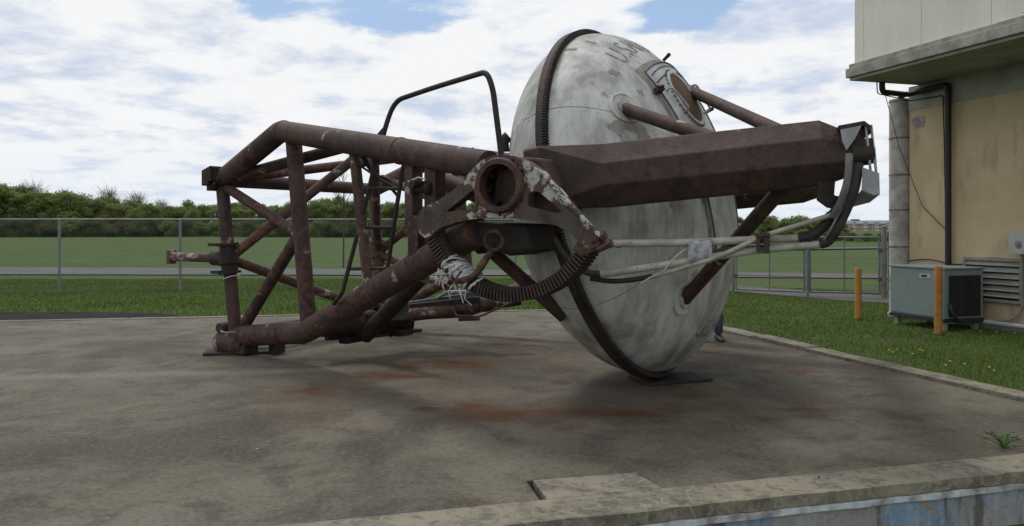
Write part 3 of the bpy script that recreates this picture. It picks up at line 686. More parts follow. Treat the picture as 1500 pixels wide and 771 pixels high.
    gr = math.hypot(x1 - cx, y1 - cy); t1, t3 = math.atan2(y1 - cy, x1 - cx), math.atan2(y3 - cy, x3 - cx)
    if t1 > 0: t1 -= 2 * math.pi
    if t3 > 0: t3 -= 2 * math.pi
    gp = lambda t, r, o_: T0 + AV * (.05 + o_) + NH * (cx + r * math.cos(t)) + UZ * (cy + r * math.sin(t))
    t1 -= .10; t3 += .08
    secs = [[gp(t1 + (t3 - t1) * i / 40, r, o_) for r, o_ in ((gr - .075, 0), (gr - .075, .13), (gr, .13), (gr, 0))] for i in range(41)]
    arc = obj('gear_arc', loft(secs), 'gear', root)
    th = []
    nt_ = 62
    for i in range(nt_):
        t = t1 + (t3 - t1) * (i + .5) / nt_; r = NH * math.cos(t) + UZ * math.sin(t); tt = -NH * math.sin(t) + UZ * math.cos(t)
        th.append(box(gp(t, gr - .026, .05), r, tt, AV, .046, gr * abs(t3 - t1) / nt_ * .28, .085))
    obj('gear_teeth', join(*th), 'gear', arc, kind='stuff')
    # struts between the yoke and the capsule
    def strut(p, q, r): obj('strut', tube([p, q], r, 18), 'rust', root)
    b1 = skin_hit(915, 160); strut(b1, S2 - bd * .55 + mv * .06 + up * .12, .052)
    strut(at(1000, 128, 7.75), at(1152, 197, 5.58), .050)
    strut(skin_hit(1003, 438), S2 - bd * .18 - up * .12 + mv * .05, .055)
    strut(skin_hit(826, 464), at(718, 366, 6.42), .055)
    # lower bracket under the beam's right end
    bc = at(1212, 262, 5.28)
    obj('hanger_bracket', poly([at(*p, 5.26) for p in ((1198, 262), (1224, 262), (1222, 286), (1238, 290), (1232, 308), (1212, 304), (1197, 293))], [], mv * .09), 'black_rust', root, bevel=.006)
    # end hood, drive block, rods and hanging guard sheet
    e0 = at(1240, 200, 5.26)
    hood = obj('end_hood', poly([at(*p, 5.12) for p in ((1228, 184), (1266, 177), (1277, 185), (1276, 196), (1268, 184), (1231, 190))], [], mv * .30), 'black_rust', root, bevel=.004)
    obj('gusset', poly([at(*p, 5.11) for p in ((1231, 190), (1262, 184), (1252, 204), (1240, 220), (1234, 208))], [], mv * .012), 'sheet', hood)
    obj('gusset', poly([at(*p, 5.16) for p in ((1262, 182), (1274, 186), (1262, 214), (1246, 220), (1254, 202))], [], mv * .03), 'black_rust', hood)
    obj('drive_block', join(box(at(1257, 222, 5.25), bd, mv, up, .085, .10, .07), lathe(at(1262, 226, 5.2), bd, [(.075, -.06), (.075, .05), (.06, .06), (.06, .075)], 20), box(at(1246, 214, 5.24), bd, mv, up, .05, .08, .06)), 'black_rust', root, bevel=.004)
    obj('mounting_tab', box(at(1279, 228, 5.2), bd, mv, up, .012, .05, .05), 'sheet', root)
    for d_ in (0, 8): obj('guard_rod', tube([at(1268 + d_, 183, 5.14), at(1276 + d_, 258, 5.14)], .009, 8), 'sheet', root)
    gs = [(1266, 244), (1284, 254), (1288, 268), (1287, 285), (1278, 294), (1262, 300), (1244, 304)]
    secs = []
    for i, (x, y) in enumerate(gs):
        w = .20 - .02 * i; p = at(x, y, 5.08); secs.append([p, p + mv * w + UZ * .02])
    v_, f_ = [q for s in secs for q in s], [(2 * i, 2 * i + 1, 2 * i + 3, 2 * i + 2) for i in range(len(secs) - 1)]
    g_ = obj('guard_sheet', poly([at(*p, 5.1) for p in ((1263, 245), (1288, 254), (1289, 284), (1280, 288), (1262, 278), (1263, 262))], [], mv * .008), 'sheet', root)
    obj('guard_lip', poly([at(1262, 279, 5.1), at(1280, 288, 5.1), at(1289, 285, 5.1), at(1274, 297, 5.25), at(1246, 304, 5.35), at(1243, 303, 5.35), at(1252, 293, 5.25)], [], UZ * .006), 'sheet', g_)
    # conduits
    def con(name, pts, r, mat, bend=.0): return obj(name, tube([at(*p) for p in pts], r, 12, bend=bend), mat, root)
    cd = con('conduit', [(886, 357, 5.62), (1000, 356, 5.50), (1172, 349, 5.34)], .027, 'conduit', .2)
    for x in (891, 906): obj('collar', lathe(at(x, 357, 5.615), at(1000, 356, 5.5) - at(886, 357, 5.62), [(.033, -.014), (.033, .014)], 14), 'galv_dull', cd)
    con('conduit', [(880, 402, 5.64), (1005, 384, 5.48), (1100, 367, 5.38), (1205, 358, 5.28)], .026, 'conduit', .25)
    con('conduit', [(957, 405, 5.55), (1052, 377, 5.40), (1117, 346, 5.32), (1222, 314, 5.20)], .017, 'conduit', .12)
    con('conduit', [(1045, 368, 5.52), (1115, 362, 5.45), (1165, 360, 5.42)], .016, 'galv_dull')
    obj('pipe_clamp', join(box(at(1123, 357, 5.33), bd, mv, UZ, .020, .07, .065), box(at(1111, 357, 5.335), bd, mv, UZ, .012, .06, .055), box(at(1117, 344, 5.32), bd, mv, UZ, .045, .065, .012)), 'rust', root, bevel=.004)
    secs = []
    for i in range(9):
        c = at(1009 + 34 * i / 8, 371 - 4 * i / 8, 5.47 - .04 * i / 8); w = random.uniform(.95, 1.06)
        secs.append([c + mv * (.036 * math.cos(2 * math.pi * j / 14)) * w + UZ * (.082 * math.sin(2 * math.pi * j / 14) * w + random.uniform(-.003, .003)) for j in range(14)])
    obj('tape_wrap', loft(secs), 'tape', root)
    con('wire', [(1012, 362, 5.48), (1000, 368, 5.46), (985, 380, 5.46), (972, 398, 5.47), (963, 402, 5.5), (950, 408, 5.5), (938, 416, 5.48)], .006, 'conduit', .06)
    con('hose', [(884, 357, 5.62), (866, 356, 5.66), (850, 344, 5.72), (843, 322, 5.78), (848, 300, 5.82)], .026, 'hose', .1)
    con('hose', [(880, 402, 5.64), (862, 401, 5.66), (845, 390, 5.70), (826, 374, 5.75), (812, 350, 5.80)], .024, 'hose', .1)
    con('hose', [(955, 405, 5.555), (930, 410, 5.60), (895, 413, 5.66), (865, 408, 5.72)], .018, 'hose', .1)
    con('hose', [(1170, 349, 5.34), (1190, 346, 5.31), (1208, 330, 5.28), (1226, 308, 5.22), (1240, 292, 5.2), (1250, 268, 5.18), (1253, 232, 5.2)], .036, 'hose', .15)
    con('hose', [(1203, 358, 5.28), (1213, 355, 5.25), (1226, 338, 5.2), (1238, 312, 5.18), (1252, 280, 5.14), (1258, 240, 5.16)], .031, 'hose', .15)
    con('hose', [(1244, 226, 5.08), (1243, 250, 5.06), (1240, 272, 5.06), (1230, 300, 5.1), (1220, 317, 5.18)], .023, 'grey_hose', .15)
    for q in ((1184, 348, 5.32), (1217, 319, 5.25), (1233, 300, 5.21)): obj('hose_clamp', lathe(at(*q), Vector((.7, 0, .7)) if q[0] > 1200 else Vector((1, 0, .15)), [(.034, -.016), (.043, -.014), (.043, .014), (.034, .016)], 14), 'black_rust', root)
    con('cable', [(1207, 352, 5.22), (1216, 338, 5.18), (1226, 318, 5.16), (1233, 305, 5.15)], .007, 'galv', .05)
    # shackle and thick bent hook under the trunnion
    obj('shackle_ring', loft([[pl(723 + 13 * math.cos(t) + 3 * math.cos(t) * math.cos(p), 353 + 14 * math.sin(t) + 3 * math.sin(t) * math.cos(p), .10 + .014 * math.sin(p)) for p in [2 * math.pi * k / 8 for k in range(8)]] for t in [2 * math.pi * k / 24 for k in range(25)]], caps=False, smooth=True), 'rust', root)
    obj('hook', tube([pl(668, 411, .0), pl(684, 411, .0), pl(698, 402, .02), pl(706, 388, .05)], .024, 10, bend=.06), 'rust', root)
    obj('hook_sleeve', tube([pl(702, 394, .04), pl(720, 368, .09)], .030, 12, r2=.022), 'rust_far', root)
    return root, arc, gp, gr, t1, t3
yoke, arc, gp, gr, t1, t3 = make_yoke()

# ---- white rag wound round the gear arc
def make_rag():
    ms = []; rnd = random.Random(4)
    for k in range(34):
        t = t1 + (t3 - t1) * rnd.uniform(.165, .335); pts = []; w = rnd.uniform(-.012, .020); tl = rnd.uniform(-.07, .07); tw = rnd.uniform(0, 6.28)
        for i in range(17):
            a = 2 * math.pi * i / 16; r = gr - .030 + (.060 + w) * math.cos(a); o_ = .055 + (.094 + w) * math.sin(a)
            pts.append(gp(t + tl * math.sin(a + tw) + rnd.uniform(-.008, .008), r + rnd.uniform(-.006, .006), o_))
        ms.append(tube(pts, rnd.uniform(.004, .011), 5))
    for k in range(16):
        t = t1 + (t3 - t1) * rnd.uniform(.16, .34); p = gp(t, gr + .03, -.05); l = rnd.uniform(.03, .12)
        ms.append(tube([p, p + Vector((rnd.uniform(-.04, .01), -.01, -l * .5)), p + Vector((rnd.uniform(-.05, .05), -.01, -l))], .003, 4))
    c = gp(t1 + (t3 - t1) * .25, gr, .05)
    tag(obj('rag', join(*ms), 'rag', loc=c), 'frayed white rag wound around the left end of the toothed gear arc', 'rag')
make_rag()

# ---- centrifuge arm truss
def make_arm():
    root = thing('centrifuge_arm', (-1.9, 8.9, 0.06), 'rusty brown tubular truss arm lying on the slab left of the white capsule', 'truss')
    A, B = at(325, 264, 8.95), at(345, 489, 8.95); Mn = A.lerp(B, .51)
    P1, Q1 = at(412, 192, 8.30), at(447, 487, 8.20); TT, TB = at(716, 243, 5.80), at(700, 338, 5.92)
    E2 = Vector((-1.91, 11.04, 0)); T2 = Vector((2 * C.x - TT.x, 2 * C.y - TT.y, 0)); E1 = Vector((A.x, A.y, 0)); T1 = Vector((TT.x, TT.y, 0)); dv = T1 - E1
    def far(p):
        s = (Vector((p.x, p.y, 0)) - E1).dot(dv) / dv.dot(dv); q = E2.lerp(T2, s); return Vector((q.x, q.y, p.z))
    def pipe(name, pts, r, mat='rust', n=18, bend=0.0, parent=root): return obj(name, tube(pts, r, n, bend=bend, steps=3), mat, parent)
    # near frame
    tc = pipe('top_chord', [A, P1, TT], .110, bend=.06); bc = pipe('bottom_chord', [B + Vector((.02, 0, -.03)), Q1, TB], .118, bend=.10)
    pipe('end_post', [A, B], .072); pipe('post', [at(430, 205, 8.25), at(452, 474, 8.15)], .083)
    pipe('post', [at(518, 215, 7.25), at(541, 428, 7.1)], .050, 'rust_far')
    pipe('brace', [A + (B - A) * .03, at(440, 345, 8.22)], .054); pipe('brace', [at(440, 340, 8.22), B + Vector((.08, 0, .06))], .064)
    S = (P1 + far(P1)) * .5
    pipe('brace', [Mn, S], .056, 'rust_far'); pipe('brace', [Mn, far(B)], .056, 'rust_far')
    pipe('brace', [A, at(518, 212, 8.2)], .060); pipe('brace', [A, far(P1)], .056, 'rust_far')
    pipe('brace', [P1, far(P1)], .056, 'rust_far')
    # end face and far frame
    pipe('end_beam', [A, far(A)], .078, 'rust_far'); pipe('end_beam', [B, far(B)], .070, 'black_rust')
    pipe('top_chord', [far(A), far(P1), far(TT)], .105, 'rust_far', bend=.06); pipe('bottom_chord', [far(B), far(Q1), far(TB)], .11, 'rust_far', bend=.1)
    pipe('end_post', [far(A), far(B)], .078, 'rust_far'); pipe('post', [far(at(430, 205, 8.25)), far(at(452, 474, 8.15))], .078, 'rust_far')
    pipe('post', [far(at(518, 215, 7.25)), far(at(541, 428, 7.1))], .05, 'rust_far')
    M2 = far(Mn); pipe('brace', [M2, S], .056, 'rust_far'); pipe('brace', [M2, far(Q1) + Vector((.1, 0, .12))], .056, 'rust_far'); pipe('brace', [M2, at(640, 300, 10.6)], .056, 'rust_far')
    pipe('brace', [at(560, 462, 10.4), at(668, 406, 9.6)], .060, 'rust_far'); pipe('brace', [at(596, 330, 9.5), at(700, 252, 8.2)], .055, 'rust_far')
    pipe('brace', [at(560, 262, 9.6), at(660, 300, 8.6)], .05, 'rust_far')
    # bottom cross members
    low = pipe('floor_beam', [at(575, 465, 8.9), at(650, 456, 9.05), at(762, 438, 9.2)], .072, 'rust_far')
    for px in (655, 712): obj('sleeve', lathe(at(px, 456 - (px - 650) * .16, 9.08), at(762, 438, 9.2) - at(575, 465, 8.9), [(.072, -.07), (.083, -.06), (.083, .06), (.072, .07)], 18), 'rust_far', low)
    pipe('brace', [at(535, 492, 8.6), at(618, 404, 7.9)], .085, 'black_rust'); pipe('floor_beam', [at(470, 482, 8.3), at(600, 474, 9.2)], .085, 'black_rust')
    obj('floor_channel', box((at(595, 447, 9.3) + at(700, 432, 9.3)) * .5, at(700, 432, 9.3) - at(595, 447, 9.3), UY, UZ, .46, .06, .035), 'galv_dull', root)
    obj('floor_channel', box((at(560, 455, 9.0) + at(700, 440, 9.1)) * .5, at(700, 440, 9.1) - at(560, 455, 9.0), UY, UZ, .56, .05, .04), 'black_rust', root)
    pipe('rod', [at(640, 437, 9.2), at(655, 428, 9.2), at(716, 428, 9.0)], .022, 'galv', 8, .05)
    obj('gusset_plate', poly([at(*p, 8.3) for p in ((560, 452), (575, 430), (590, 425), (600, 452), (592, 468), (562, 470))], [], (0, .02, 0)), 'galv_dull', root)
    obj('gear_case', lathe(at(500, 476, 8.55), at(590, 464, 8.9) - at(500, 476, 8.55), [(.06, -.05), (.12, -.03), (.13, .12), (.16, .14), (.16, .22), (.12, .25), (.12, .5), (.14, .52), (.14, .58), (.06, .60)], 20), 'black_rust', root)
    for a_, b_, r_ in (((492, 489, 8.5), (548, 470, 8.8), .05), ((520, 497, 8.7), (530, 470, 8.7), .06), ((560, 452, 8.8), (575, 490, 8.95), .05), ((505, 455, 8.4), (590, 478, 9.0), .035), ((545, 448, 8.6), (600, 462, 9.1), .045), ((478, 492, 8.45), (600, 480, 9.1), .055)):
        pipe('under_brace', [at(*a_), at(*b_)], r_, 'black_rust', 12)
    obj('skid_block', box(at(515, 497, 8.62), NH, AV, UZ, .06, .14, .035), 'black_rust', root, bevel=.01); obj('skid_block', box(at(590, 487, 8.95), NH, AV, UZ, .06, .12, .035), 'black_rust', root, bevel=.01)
    pipe('crank_handle', [at(664, 452, 8.9), at(668, 463, 8.85), at(702, 464, 8.8), at(742, 447, 8.7), at(775, 434, 8.5)], .011, 'rust', 8, .03)
    obj('crank_grip', tube([at(672, 468, 8.85), at(702, 467, 8.8)], .022, 10), 'rust', root)
    # corner A: plates
    for dx, sz in ((0, .11), (.03, .085)): obj('corner_plate', box(A + Vector((-.04 - dx, -.03, .01 + dx)), NH + UZ * .35, AV, UZ, .075, .09 + dx, sz), 'black_rust', root, bevel=.006)
    obj('corner_plate', box(A + Vector((-.05, -.02, .09)), NH + UZ * .45, AV, UZ - NH * .4, .10, .10, .016), 'black_rust', root)
    for k in range(4): obj('bolt', lathe(A + Vector((-.10 + .04 * k, -.15, -.05 + .045 * (k % 2))), -AV, [(.018, -.03), (.018, .02), (.006, .024)], 6, smooth=False), 'black_rust', root)
    # mid clamp with the stub pipe, both ends
    for c, mat, ln in ((Mn, 'black_rust', 1.02), (M2, 'rust_far', .0)):
        ax = (B - A).normalized()
        obj('clamp', lathe(c, ax, [(.085, -.17), (.12, -.17), (.12, -.145), (.09, -.14), (.09, -.06), (.115, -.055), (.115, .055), (.09, .06), (.09, .14), (.12, .145), (.12, .17), (.085, .17)], 24), mat, root)
        if ln:
            d = -NH; obj('stub_sleeve', lathe(c, d, [(.10, .05), (.085, .17), (.085, .25), (.06, .27)], 18), mat, root)
            sp = pipe('stub_pipe', [c + d * .1, c + d * .98], .052, 'rust_far'); obj('end_flange', box(c + d * 1.0, d, AV, UZ, .028, .05, .082), 'rust_far', sp, bevel=.006)
            for k in (-1, 1): obj('clamp_lug', box(c + AV * -.08 + ax * (.155 * k) - NH * .1, NH, AV, ax, .07, .05, .016), mat, root)
    pipe('wire', [at(327, 409, 8.84), at(338, 405, 8.83), at(352, 403, 8.85)], .006, 'rag', 6)
    # foot B
    obj('foot_drum', lathe(B + Vector((-.02, -.02, -.10)), NH, [(.06, -.22), (.115, -.20), (.125, -.05), (.115, .12), (.09, .2)], 24), 'rust', root)
    obj('foot_hub', lathe(B + Vector((-.14, .10, .06)), AV, [(.055, -.10), (.06, -.08), (.06, .10)], 16), 'rust', root)
    obj('foot_ring', loft([[B + Vector((.0, -.02, .035)) + (UX * math.cos(t) + UY * math.sin(t)) * (.145 + .011 * math.cos(p)) + UZ * (.011 * math.sin(p)) for p in [k * math.pi / 3 for k in range(6)]] for t in [2 * math.pi * k / 24 for k in range(25)]], caps=False, smooth=True), 'galv', root)
    obj('foot_block', box(B + Vector((.05, -.03, -.155)), NH, AV, UZ, .20, .10, .05), 'black_rust', root, bevel=.01)
    obj('foot_lug', box(B + Vector((.48, -.05, -.14)), NH, AV, UZ, .05, .08, .07), 'black_rust', root, bevel=.01)
    for p in ((.0, -.12, -.06), (.26, -.13, -.05)): obj('foot_fin', box(B + Vector(p), NH, AV, UZ, .09, .03, .012), 'rust', root)
    # bearing uprights beside the trunnion
    obj('upright_plate', box(at(606, 290, 6.55), NH, AV, UZ, .042, .07, .30), 'rust_far', root, bevel=.006); obj('upright_plate', box(at(637, 290, 6.35), NH, AV, UZ, .055, .07, .30), 'rust', root, bevel=.006)
    obj('upright_plate', box(at(612, 345, 6.5), NH, AV, UZ, .05, .07, .16), 'rust', root, bevel=.006)
    obj('knuckle_joint', join(lathe(at(619, 277, 6.32), NH, [(.035, -.10), (.05, -.09), (.05, -.06), (.036, -.055), (.036, .04), (.05, .045), (.05, .08), (.03, .09)], 16), lathe(at(612, 270, 6.3), AV, [(.03, -.08), (.03, .2)], 12)), 'black_rust', root)
    pipe('wire', [at(598, 267, 6.3), at(613, 260, 6.25), at(624, 263, 6.25)], .008, 'rag', 6)
    for px, py, r in ((517, 196, .05), (718, 226, .045)): obj('chord_cap', lathe(at(px, py + 2, 7.3 if px < 600 else 5.85), UZ, [(r, -.03), (r, .0), (r * .8, .02), (.005, .025)], 16), 'rust', root)
    obj('fin', poly([at(682, 222, 6.1), at(692, 216, 6.1), at(692, 228, 6.1), at(682, 226, 6.1)], [], AV * .02), 'rust', root)
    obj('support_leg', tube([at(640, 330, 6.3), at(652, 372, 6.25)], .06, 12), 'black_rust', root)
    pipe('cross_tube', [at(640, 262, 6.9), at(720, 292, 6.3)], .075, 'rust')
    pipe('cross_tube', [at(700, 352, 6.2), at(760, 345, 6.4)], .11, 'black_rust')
    # ladder and guard loop
    lad = obj('ladder_rail', tube([at(489, 445, 7.40), at(501, 430, 7.22), at(538, 288, 7.14), at(549, 240, 7.16), at(556, 205, 7.18)], .020, 10, bend=.04), 'black_rust', root)
    obj('ladder_rail', tube([at(566, 404, 7.05), at(584, 285, 6.98), at(592, 238, 6.98)], .020, 10), 'black_rust', root)
    for a_, b_ in (((528, 333, 7.16), (577, 334, 7.0)), ((514, 394, 7.2), (568, 393, 7.03)), ((541, 276, 7.14), (586, 277, 6.98))): obj('ladder_rung', tube([at(*a_), at(*b_)], .016, 8), 'black_rust', root)
    obj('guard_loop', tube([at(553, 240, 7.17), at(563, 190, 7.17), at(578, 148, 7.15), at(640, 127, 6.7), at(713, 105, 6.1), at(722, 130, 6.05), at(735, 232, 5.98)], .0225, 12, bend=.17, steps=8), 'black_rust', root)
    obj('loop_gusset', poly([at(548, 202, 7.19), at(563, 184, 7.19), at(563, 204, 7.19)], [], (0, .015, 0)), 'black_rust', root)
    for k in range(3): pipe('cable', [at(528 + 3 * k, 226, 7.3), at(540 + 4 * k, 250 + 3 * k, 7.3), at(560 + 5 * k, 262, 7.4), at(585 - 4 * k, 292 - 8 * k, 7.6)], .009, 'hose', 6, .08)
    pipe('cable', [at(520, 238, 7.2), at(556, 262, 7.2), at(580, 275, 7.1)], .012, 'hose', 6)
    obj('dark_arch', tube([at(738, 222, 6.9), at(738, 206, 6.9), at(745, 200, 6.9)], .05, 10), 'black_rust', root)
    # welded collars on the chords
    def collar(p, q, t, r): c = p.lerp(q, t); obj('weld_collar', lathe(c, q - p, [(r, -.012), (r + .006, -.006), (r + .006, .006), (r, .012)], 20), 'rust', root)
    collar(B, Q1, .97, .118); collar(Q1, TB, .72, .118); collar(P1, TT, .02, .11); collar(P1, TT, .66, .11)
    return root
arm = make_arm()

# ---- boards and plates under the feet
def plate(label, c, ax, hx, hy, mat, hz=.014, name='steel_plate', tilt=0.0):
    ax = V3(ax).normalized(); ay = Vector((-ax.y, ax.x, 0)); o = obj(name, box(Vector((c.x, c.y, hz + .004)), ax, ay, UZ, hx, hy, hz), mat, loc=(c.x, c.y, 0.0), bevel=.004); return tag(o, label, 'plate')
c0 = ground(350, 517); plate('dark board under the left foot of the rusty truss arm', c0, (1, .22, 0), .36, .17, 'wood_black', .013, 'board')
c1 = ground(556, 491); plate('long dark board on the slab under the middle of the truss arm', c1, ground(632, 481) - ground(488, 500), .62, .16, 'wood_black', .016, 'board')
bp = C - UV * (GR + .05); plate('thin rusty steel plate under the bottom rim of the white capsule', Vector((bp.x + .06, bp.y - .06, 0)), (1, .35, 0), .33, .20, 'black_rust', .012)

# ================================================================== BUILDING ON THE RIGHT
def stucco_mat():
    b = NB('tan_stucco', rough=0.95, spec=0.15)
    n = b.noise(1.1, 7, 0.6); n2 = b.noise(5, 7, 0.65, sc=(1, 1, .3), off=(2, 2, 0)); n3 = b.noise(55, 5, 0.7)
    c = b.mix(b.ramp(n, 0.35, 0.65), (.52, .42, .275), (.45, .36, .23)); c = b.mix(b.op('MULTIPLY', b.ramp(n2, 0.52, 0.72), 0.5), c, (.24, .20, .15)); c = b.mix(b.op('MULTIPLY', b.ramp(n3, 0.5, 0.7), 0.3), c, (.28, .22, .14))
    b.bump(n3, 0.5, 0.008); return b.done(c)
M['stucco'] = stucco_mat()
M['band'] = plain('grey_concrete_band', (.33, .34, .29), (.24, .245, .21), scale=2.2, rough=0.9)
M['sill'] = plain('weathered_concrete_sill', (.36, .355, .31), (.22, .215, .19), scale=4, rough=0.9)
def clad_mat():
    b = NB('cream_metal_cladding', rough=0.6)
    n = b.noise(1.2, 6, 0.6, sc=(1, 1, .4)); n2 = b.noise(9, 7, 0.65, sc=(1, 1, .12)); sp = b.noise(14, 2, 0.5, off=(1, 7, 2))
    c = b.mix(b.ramp(n, 0.35, 0.65), (.66, .665, .59), (.58, .585, .52)); c = b.mix(b.op('MULTIPLY', b.ramp(n2, 0.55, 0.75), 0.4), c, (.46, .45, .39)); c = b.mix(b.ramp(sp, 0.75, 0.765), c, (.12, .07, .05))
    return b.done(c)
M['clad'] = clad_mat()
M['stack'] = plain('weathered_white_stack', (.46, .44, .42), (.27, .25, .24), scale=3.5, rough=0.7)
M['stack_band'] = plain('rusty_stack_band', (.16, .095, .06), (.26, .20, .16), scale=9, rough=0.8)
M['pipe_black'] = plain('dark_maroon_pipe', (.020, .014, .017), (.03, .018, .02), rough=0.5)
M['ac'] = plain('grey_green_unit_paint', (.20, .245, .245), (.17, .21, .21), scale=2, rough=0.55)
M['ac_dark'] = plain('dark_unit_grille', (.020, .021, .022), (.030, .030, .032), rough=0.6)
M['yellow'] = plain('faded_yellow_post_paint', (.42, .22, .045), (.35, .17, .035), scale=8, rough=0.7)
M['rusty_yellow'] = plain('orange_rusty_post_paint', (.40, .19, .05), (.30, .13, .04), scale=8, rough=0.75)
M['vent'] = plain('grey_louver', (.24, .235, .21), (.19, .185, .165), rough=0.7)
M['ebox'] = plain('pale_electric_box', (.42, .43, .44), (.34, .35, .36), rough=0.5)
WV = Vector((-.288, .958, 0)).normalized(); WO = Vector((-WV.y, WV.x, 0))          # along the wall (away), out of the wall (toward the slab)
WC = Vector((6.42, 12.9, 0))                                                        # the wall's far corner
def wp(s, o, z): return WC - WV * s + WO * o + UZ * z                               # s metres nearer along the wall, o metres out of it
def wquad(s0, s1, o0, o1, z0, z1):
    return loft([[wp(s, o0, z0), wp(s, o1, z0), wp(s, o1, z1), wp(s, o0, z1)] for s in (s0, s1)])
def make_building():
    r = thing('building', wp(2, 0, -.05), 'tan stucco building with an overhanging cream clad upper storey at the right edge', 'building')
    obj('wall', wquad(0, 9, -8, 0, -.3, 3.30), 'stucco', r)
    obj('concrete_band', wquad(-.006, 9, -8, .012, 3.30, 3.68), 'band', r)
    obj('base_course', wquad(-.01, 9, -8, .02, -.3, .10), 'band', r)
    obj('soffit_slab', wquad(.20, 9.3, -8, 1.32, 3.68, 3.72), 'band', r)
    obj('sill', wquad(.16, 9.3, -8, 1.37, 3.722, 3.86), 'sill', r, bevel=.01); obj('sill_lip', wquad(.195, 9.3, -8, 1.335, 3.862, 3.93), 'sill', r, bevel=.008)
    obj('core', wquad(.27, 9.3, -8, 1.23, 3.932, 7.4), 'clad', r)
    s = .25; w = [.20] + [1.12] * 9
    for i, q in enumerate(w):
        obj('cladding_panel', wquad(s + .003, s + q - .003, 1.235, 1.275, 3.935, 7.4), 'clad', r, bevel=.003); s += q
    for k in range(5): obj('cladding_panel', loft([[wp(.265, -7.0 + 1.64 * k + .003, z), wp(.23, -7.0 + 1.64 * k + .003, z), wp(.23, -7.0 + 1.64 * (k + 1) - .003, z), wp(.265, -7.0 + 1.64 * (k + 1) - .003, z)] for z in (3.935, 7.4)]), 'clad', r)
    obj('roof', wquad(.1, 9.4, -8, 1.45, 7.4, 7.55), 'sill', r)
    # dark crumbled hole in the render under the band, and a hairline repair
    rp = []
    for k in range(30):
        t = 2 * math.pi * k / 30; q = 1 + .5 * noise.noise((math.cos(t) * 2.2, math.sin(t) * 2.2, 4)) + .3 * noise.noise((math.cos(t) * 6, math.sin(t) * 6, 1)); rp.append(wp(.20 + .13 * math.cos(t) * q, .004, 3.10 + .10 * math.sin(t) * q))
    obj('render_break', poly(rp, [], WO * .004), 'primer', r)
    # louver
    lv = obj('louver', join(wquad(1.09, 1.13, -.02, .05, .36, .98), wquad(2.02, 2.06, -.02, .05, .36, .98), wquad(1.13, 2.02, -.02, .05, .94, .98), wquad(1.13, 2.02, -.02, .05, .36, .40)), 'vent', r)
    obj('louver_back', wquad(1.13, 2.02, .002, .006, .40, .94), 'dark', lv)
    for k in range(6):
        z = .42 + .088 * k; obj('slat', loft([[wp(q, .010, z + .075), wp(q, .050, z + .01), wp(q, .054, z + .016), wp(q, .014, z + .081)] for q in (1.132, 2.018)]), 'vent', lv)
    # maroon down pipe and thin cables
    obj('down_pipe', tube([wp(.24, .75, 3.70), wp(.24, .75, 3.53), wp(.05, .10, 3.55), wp(.85, .08, 3.58), wp(.85, .08, .0)], .045, 12, bend=.08), 'pipe_black', r)
    obj('down_pipe', tube([wp(-.12, .05, 3.56), wp(-.12, .05, 3.3)], .05, 12), 'pipe_black', r)
    obj('cable', tube([wp(.24, .85, 3.70), wp(.24, .84, 3.50), wp(.12, .1, 3.44), wp(.70, .03, 3.44), wp(.72, .02, 2.6), wp(.76, .02, .5)], .009, 6, bend=.05), 'pipe_black', r)
    obj('cable', tube([wp(.24, .70, 3.52), wp(.05, .25, 2.7), wp(.3, .03, 1.75), wp(.84, .02, 1.30)], .006, 6), 'pipe_black', r)
    obj('cable', tube([wp(.0, .02, .88), wp(.4, .02, .93), wp(1.0, .02, .84), wp(1.4, .02, .985), wp(2.1, .02, .97)], .008, 6, bend=.2), 'pipe_black', r)
    obj('conduit', tube([wp(2.07, .05, 1.06), wp(2.07, .05, .25), wp(1.9, .07, .12), wp(1.2, .12, .08)], .016, 8, bend=.1), 'vent', r)
    obj('ground_conduit', tube([wp(3.2, .12, .06), wp(1.8, .12, .07), wp(1.2, .25, .09), wp(1.0, .35, .12)], .035, 10, bend=.1), 'ebox', r)
    return r
building = make_building()
def make_stack():
    c = wp(-.2, .0, 0)
    r = thing('vent_stack', (c.x, c.y, -.05), 'tall weathered white round vent stack at the building corner', 'stack')
    z = -.05; hs = [.62, .55, .60, .57, .60, .60]; 
    obj('flue_base', lathe(c, UZ, [(.19, -.05), (.19, .02), (.175, .025)], 24), 'band', r)
    for k, h in enumerate(hs):
        lean = Vector((0, 0, 0)); rr = .166
        obj('flue_section', lathe(c + lean, UZ, [(rr, z - .001), (rr, z + h)], 28), 'stack', r)
        obj('flue_band', lathe(c + lean, UZ, [(rr - .01, z + h - .03), (rr + .006, z + h - .028), (rr + .006, z + h - .004), (rr - .01, z + h)], 28), 'stack_band', r); z += h
    obj('flue_cap', lathe(c, UZ, [(.165, z), (.165, z + .02), (.14, z + .02), (.14, z - .1)], 28), 'stack', r)
make_stack()
def make_ebox():
    r = thing('electric_box', wp(2.12, .1, 1.06), 'pale grey electric switch box mounted above the louver', 'electric box')
    obj('case', wquad(1.97, 2.22, .0, .14, 1.06, 1.34), 'ebox', r, bevel=.008); obj('lid', wquad(1.955, 2.235, .142, .155, 1.05, 1.35), 'ebox', r, bevel=.006)
    obj('switch_knob', lathe(wp(2.10, .155, 1.18), WO, [(.05, 0), (.05, .012), (.02, .014), (.02, .03)], 16), 'vent', r); obj('hasp', wquad(2.222, 2.25, .04, .10, 1.16, 1.24), 'dark', r)
    r2 = thing('breaker_box', wp(2.75, .1, .2), 'white breaker panel cut off by the right edge of the frame', 'electric box')
    obj('case', wquad(2.30, 2.75, .0, .10, .62, 1.05), 'ebox', r2, bevel=.008); obj('label_plate', wquad(2.33, 2.40, .101, .104, .84, .96), 'pipe_black', r2)
make_ebox()
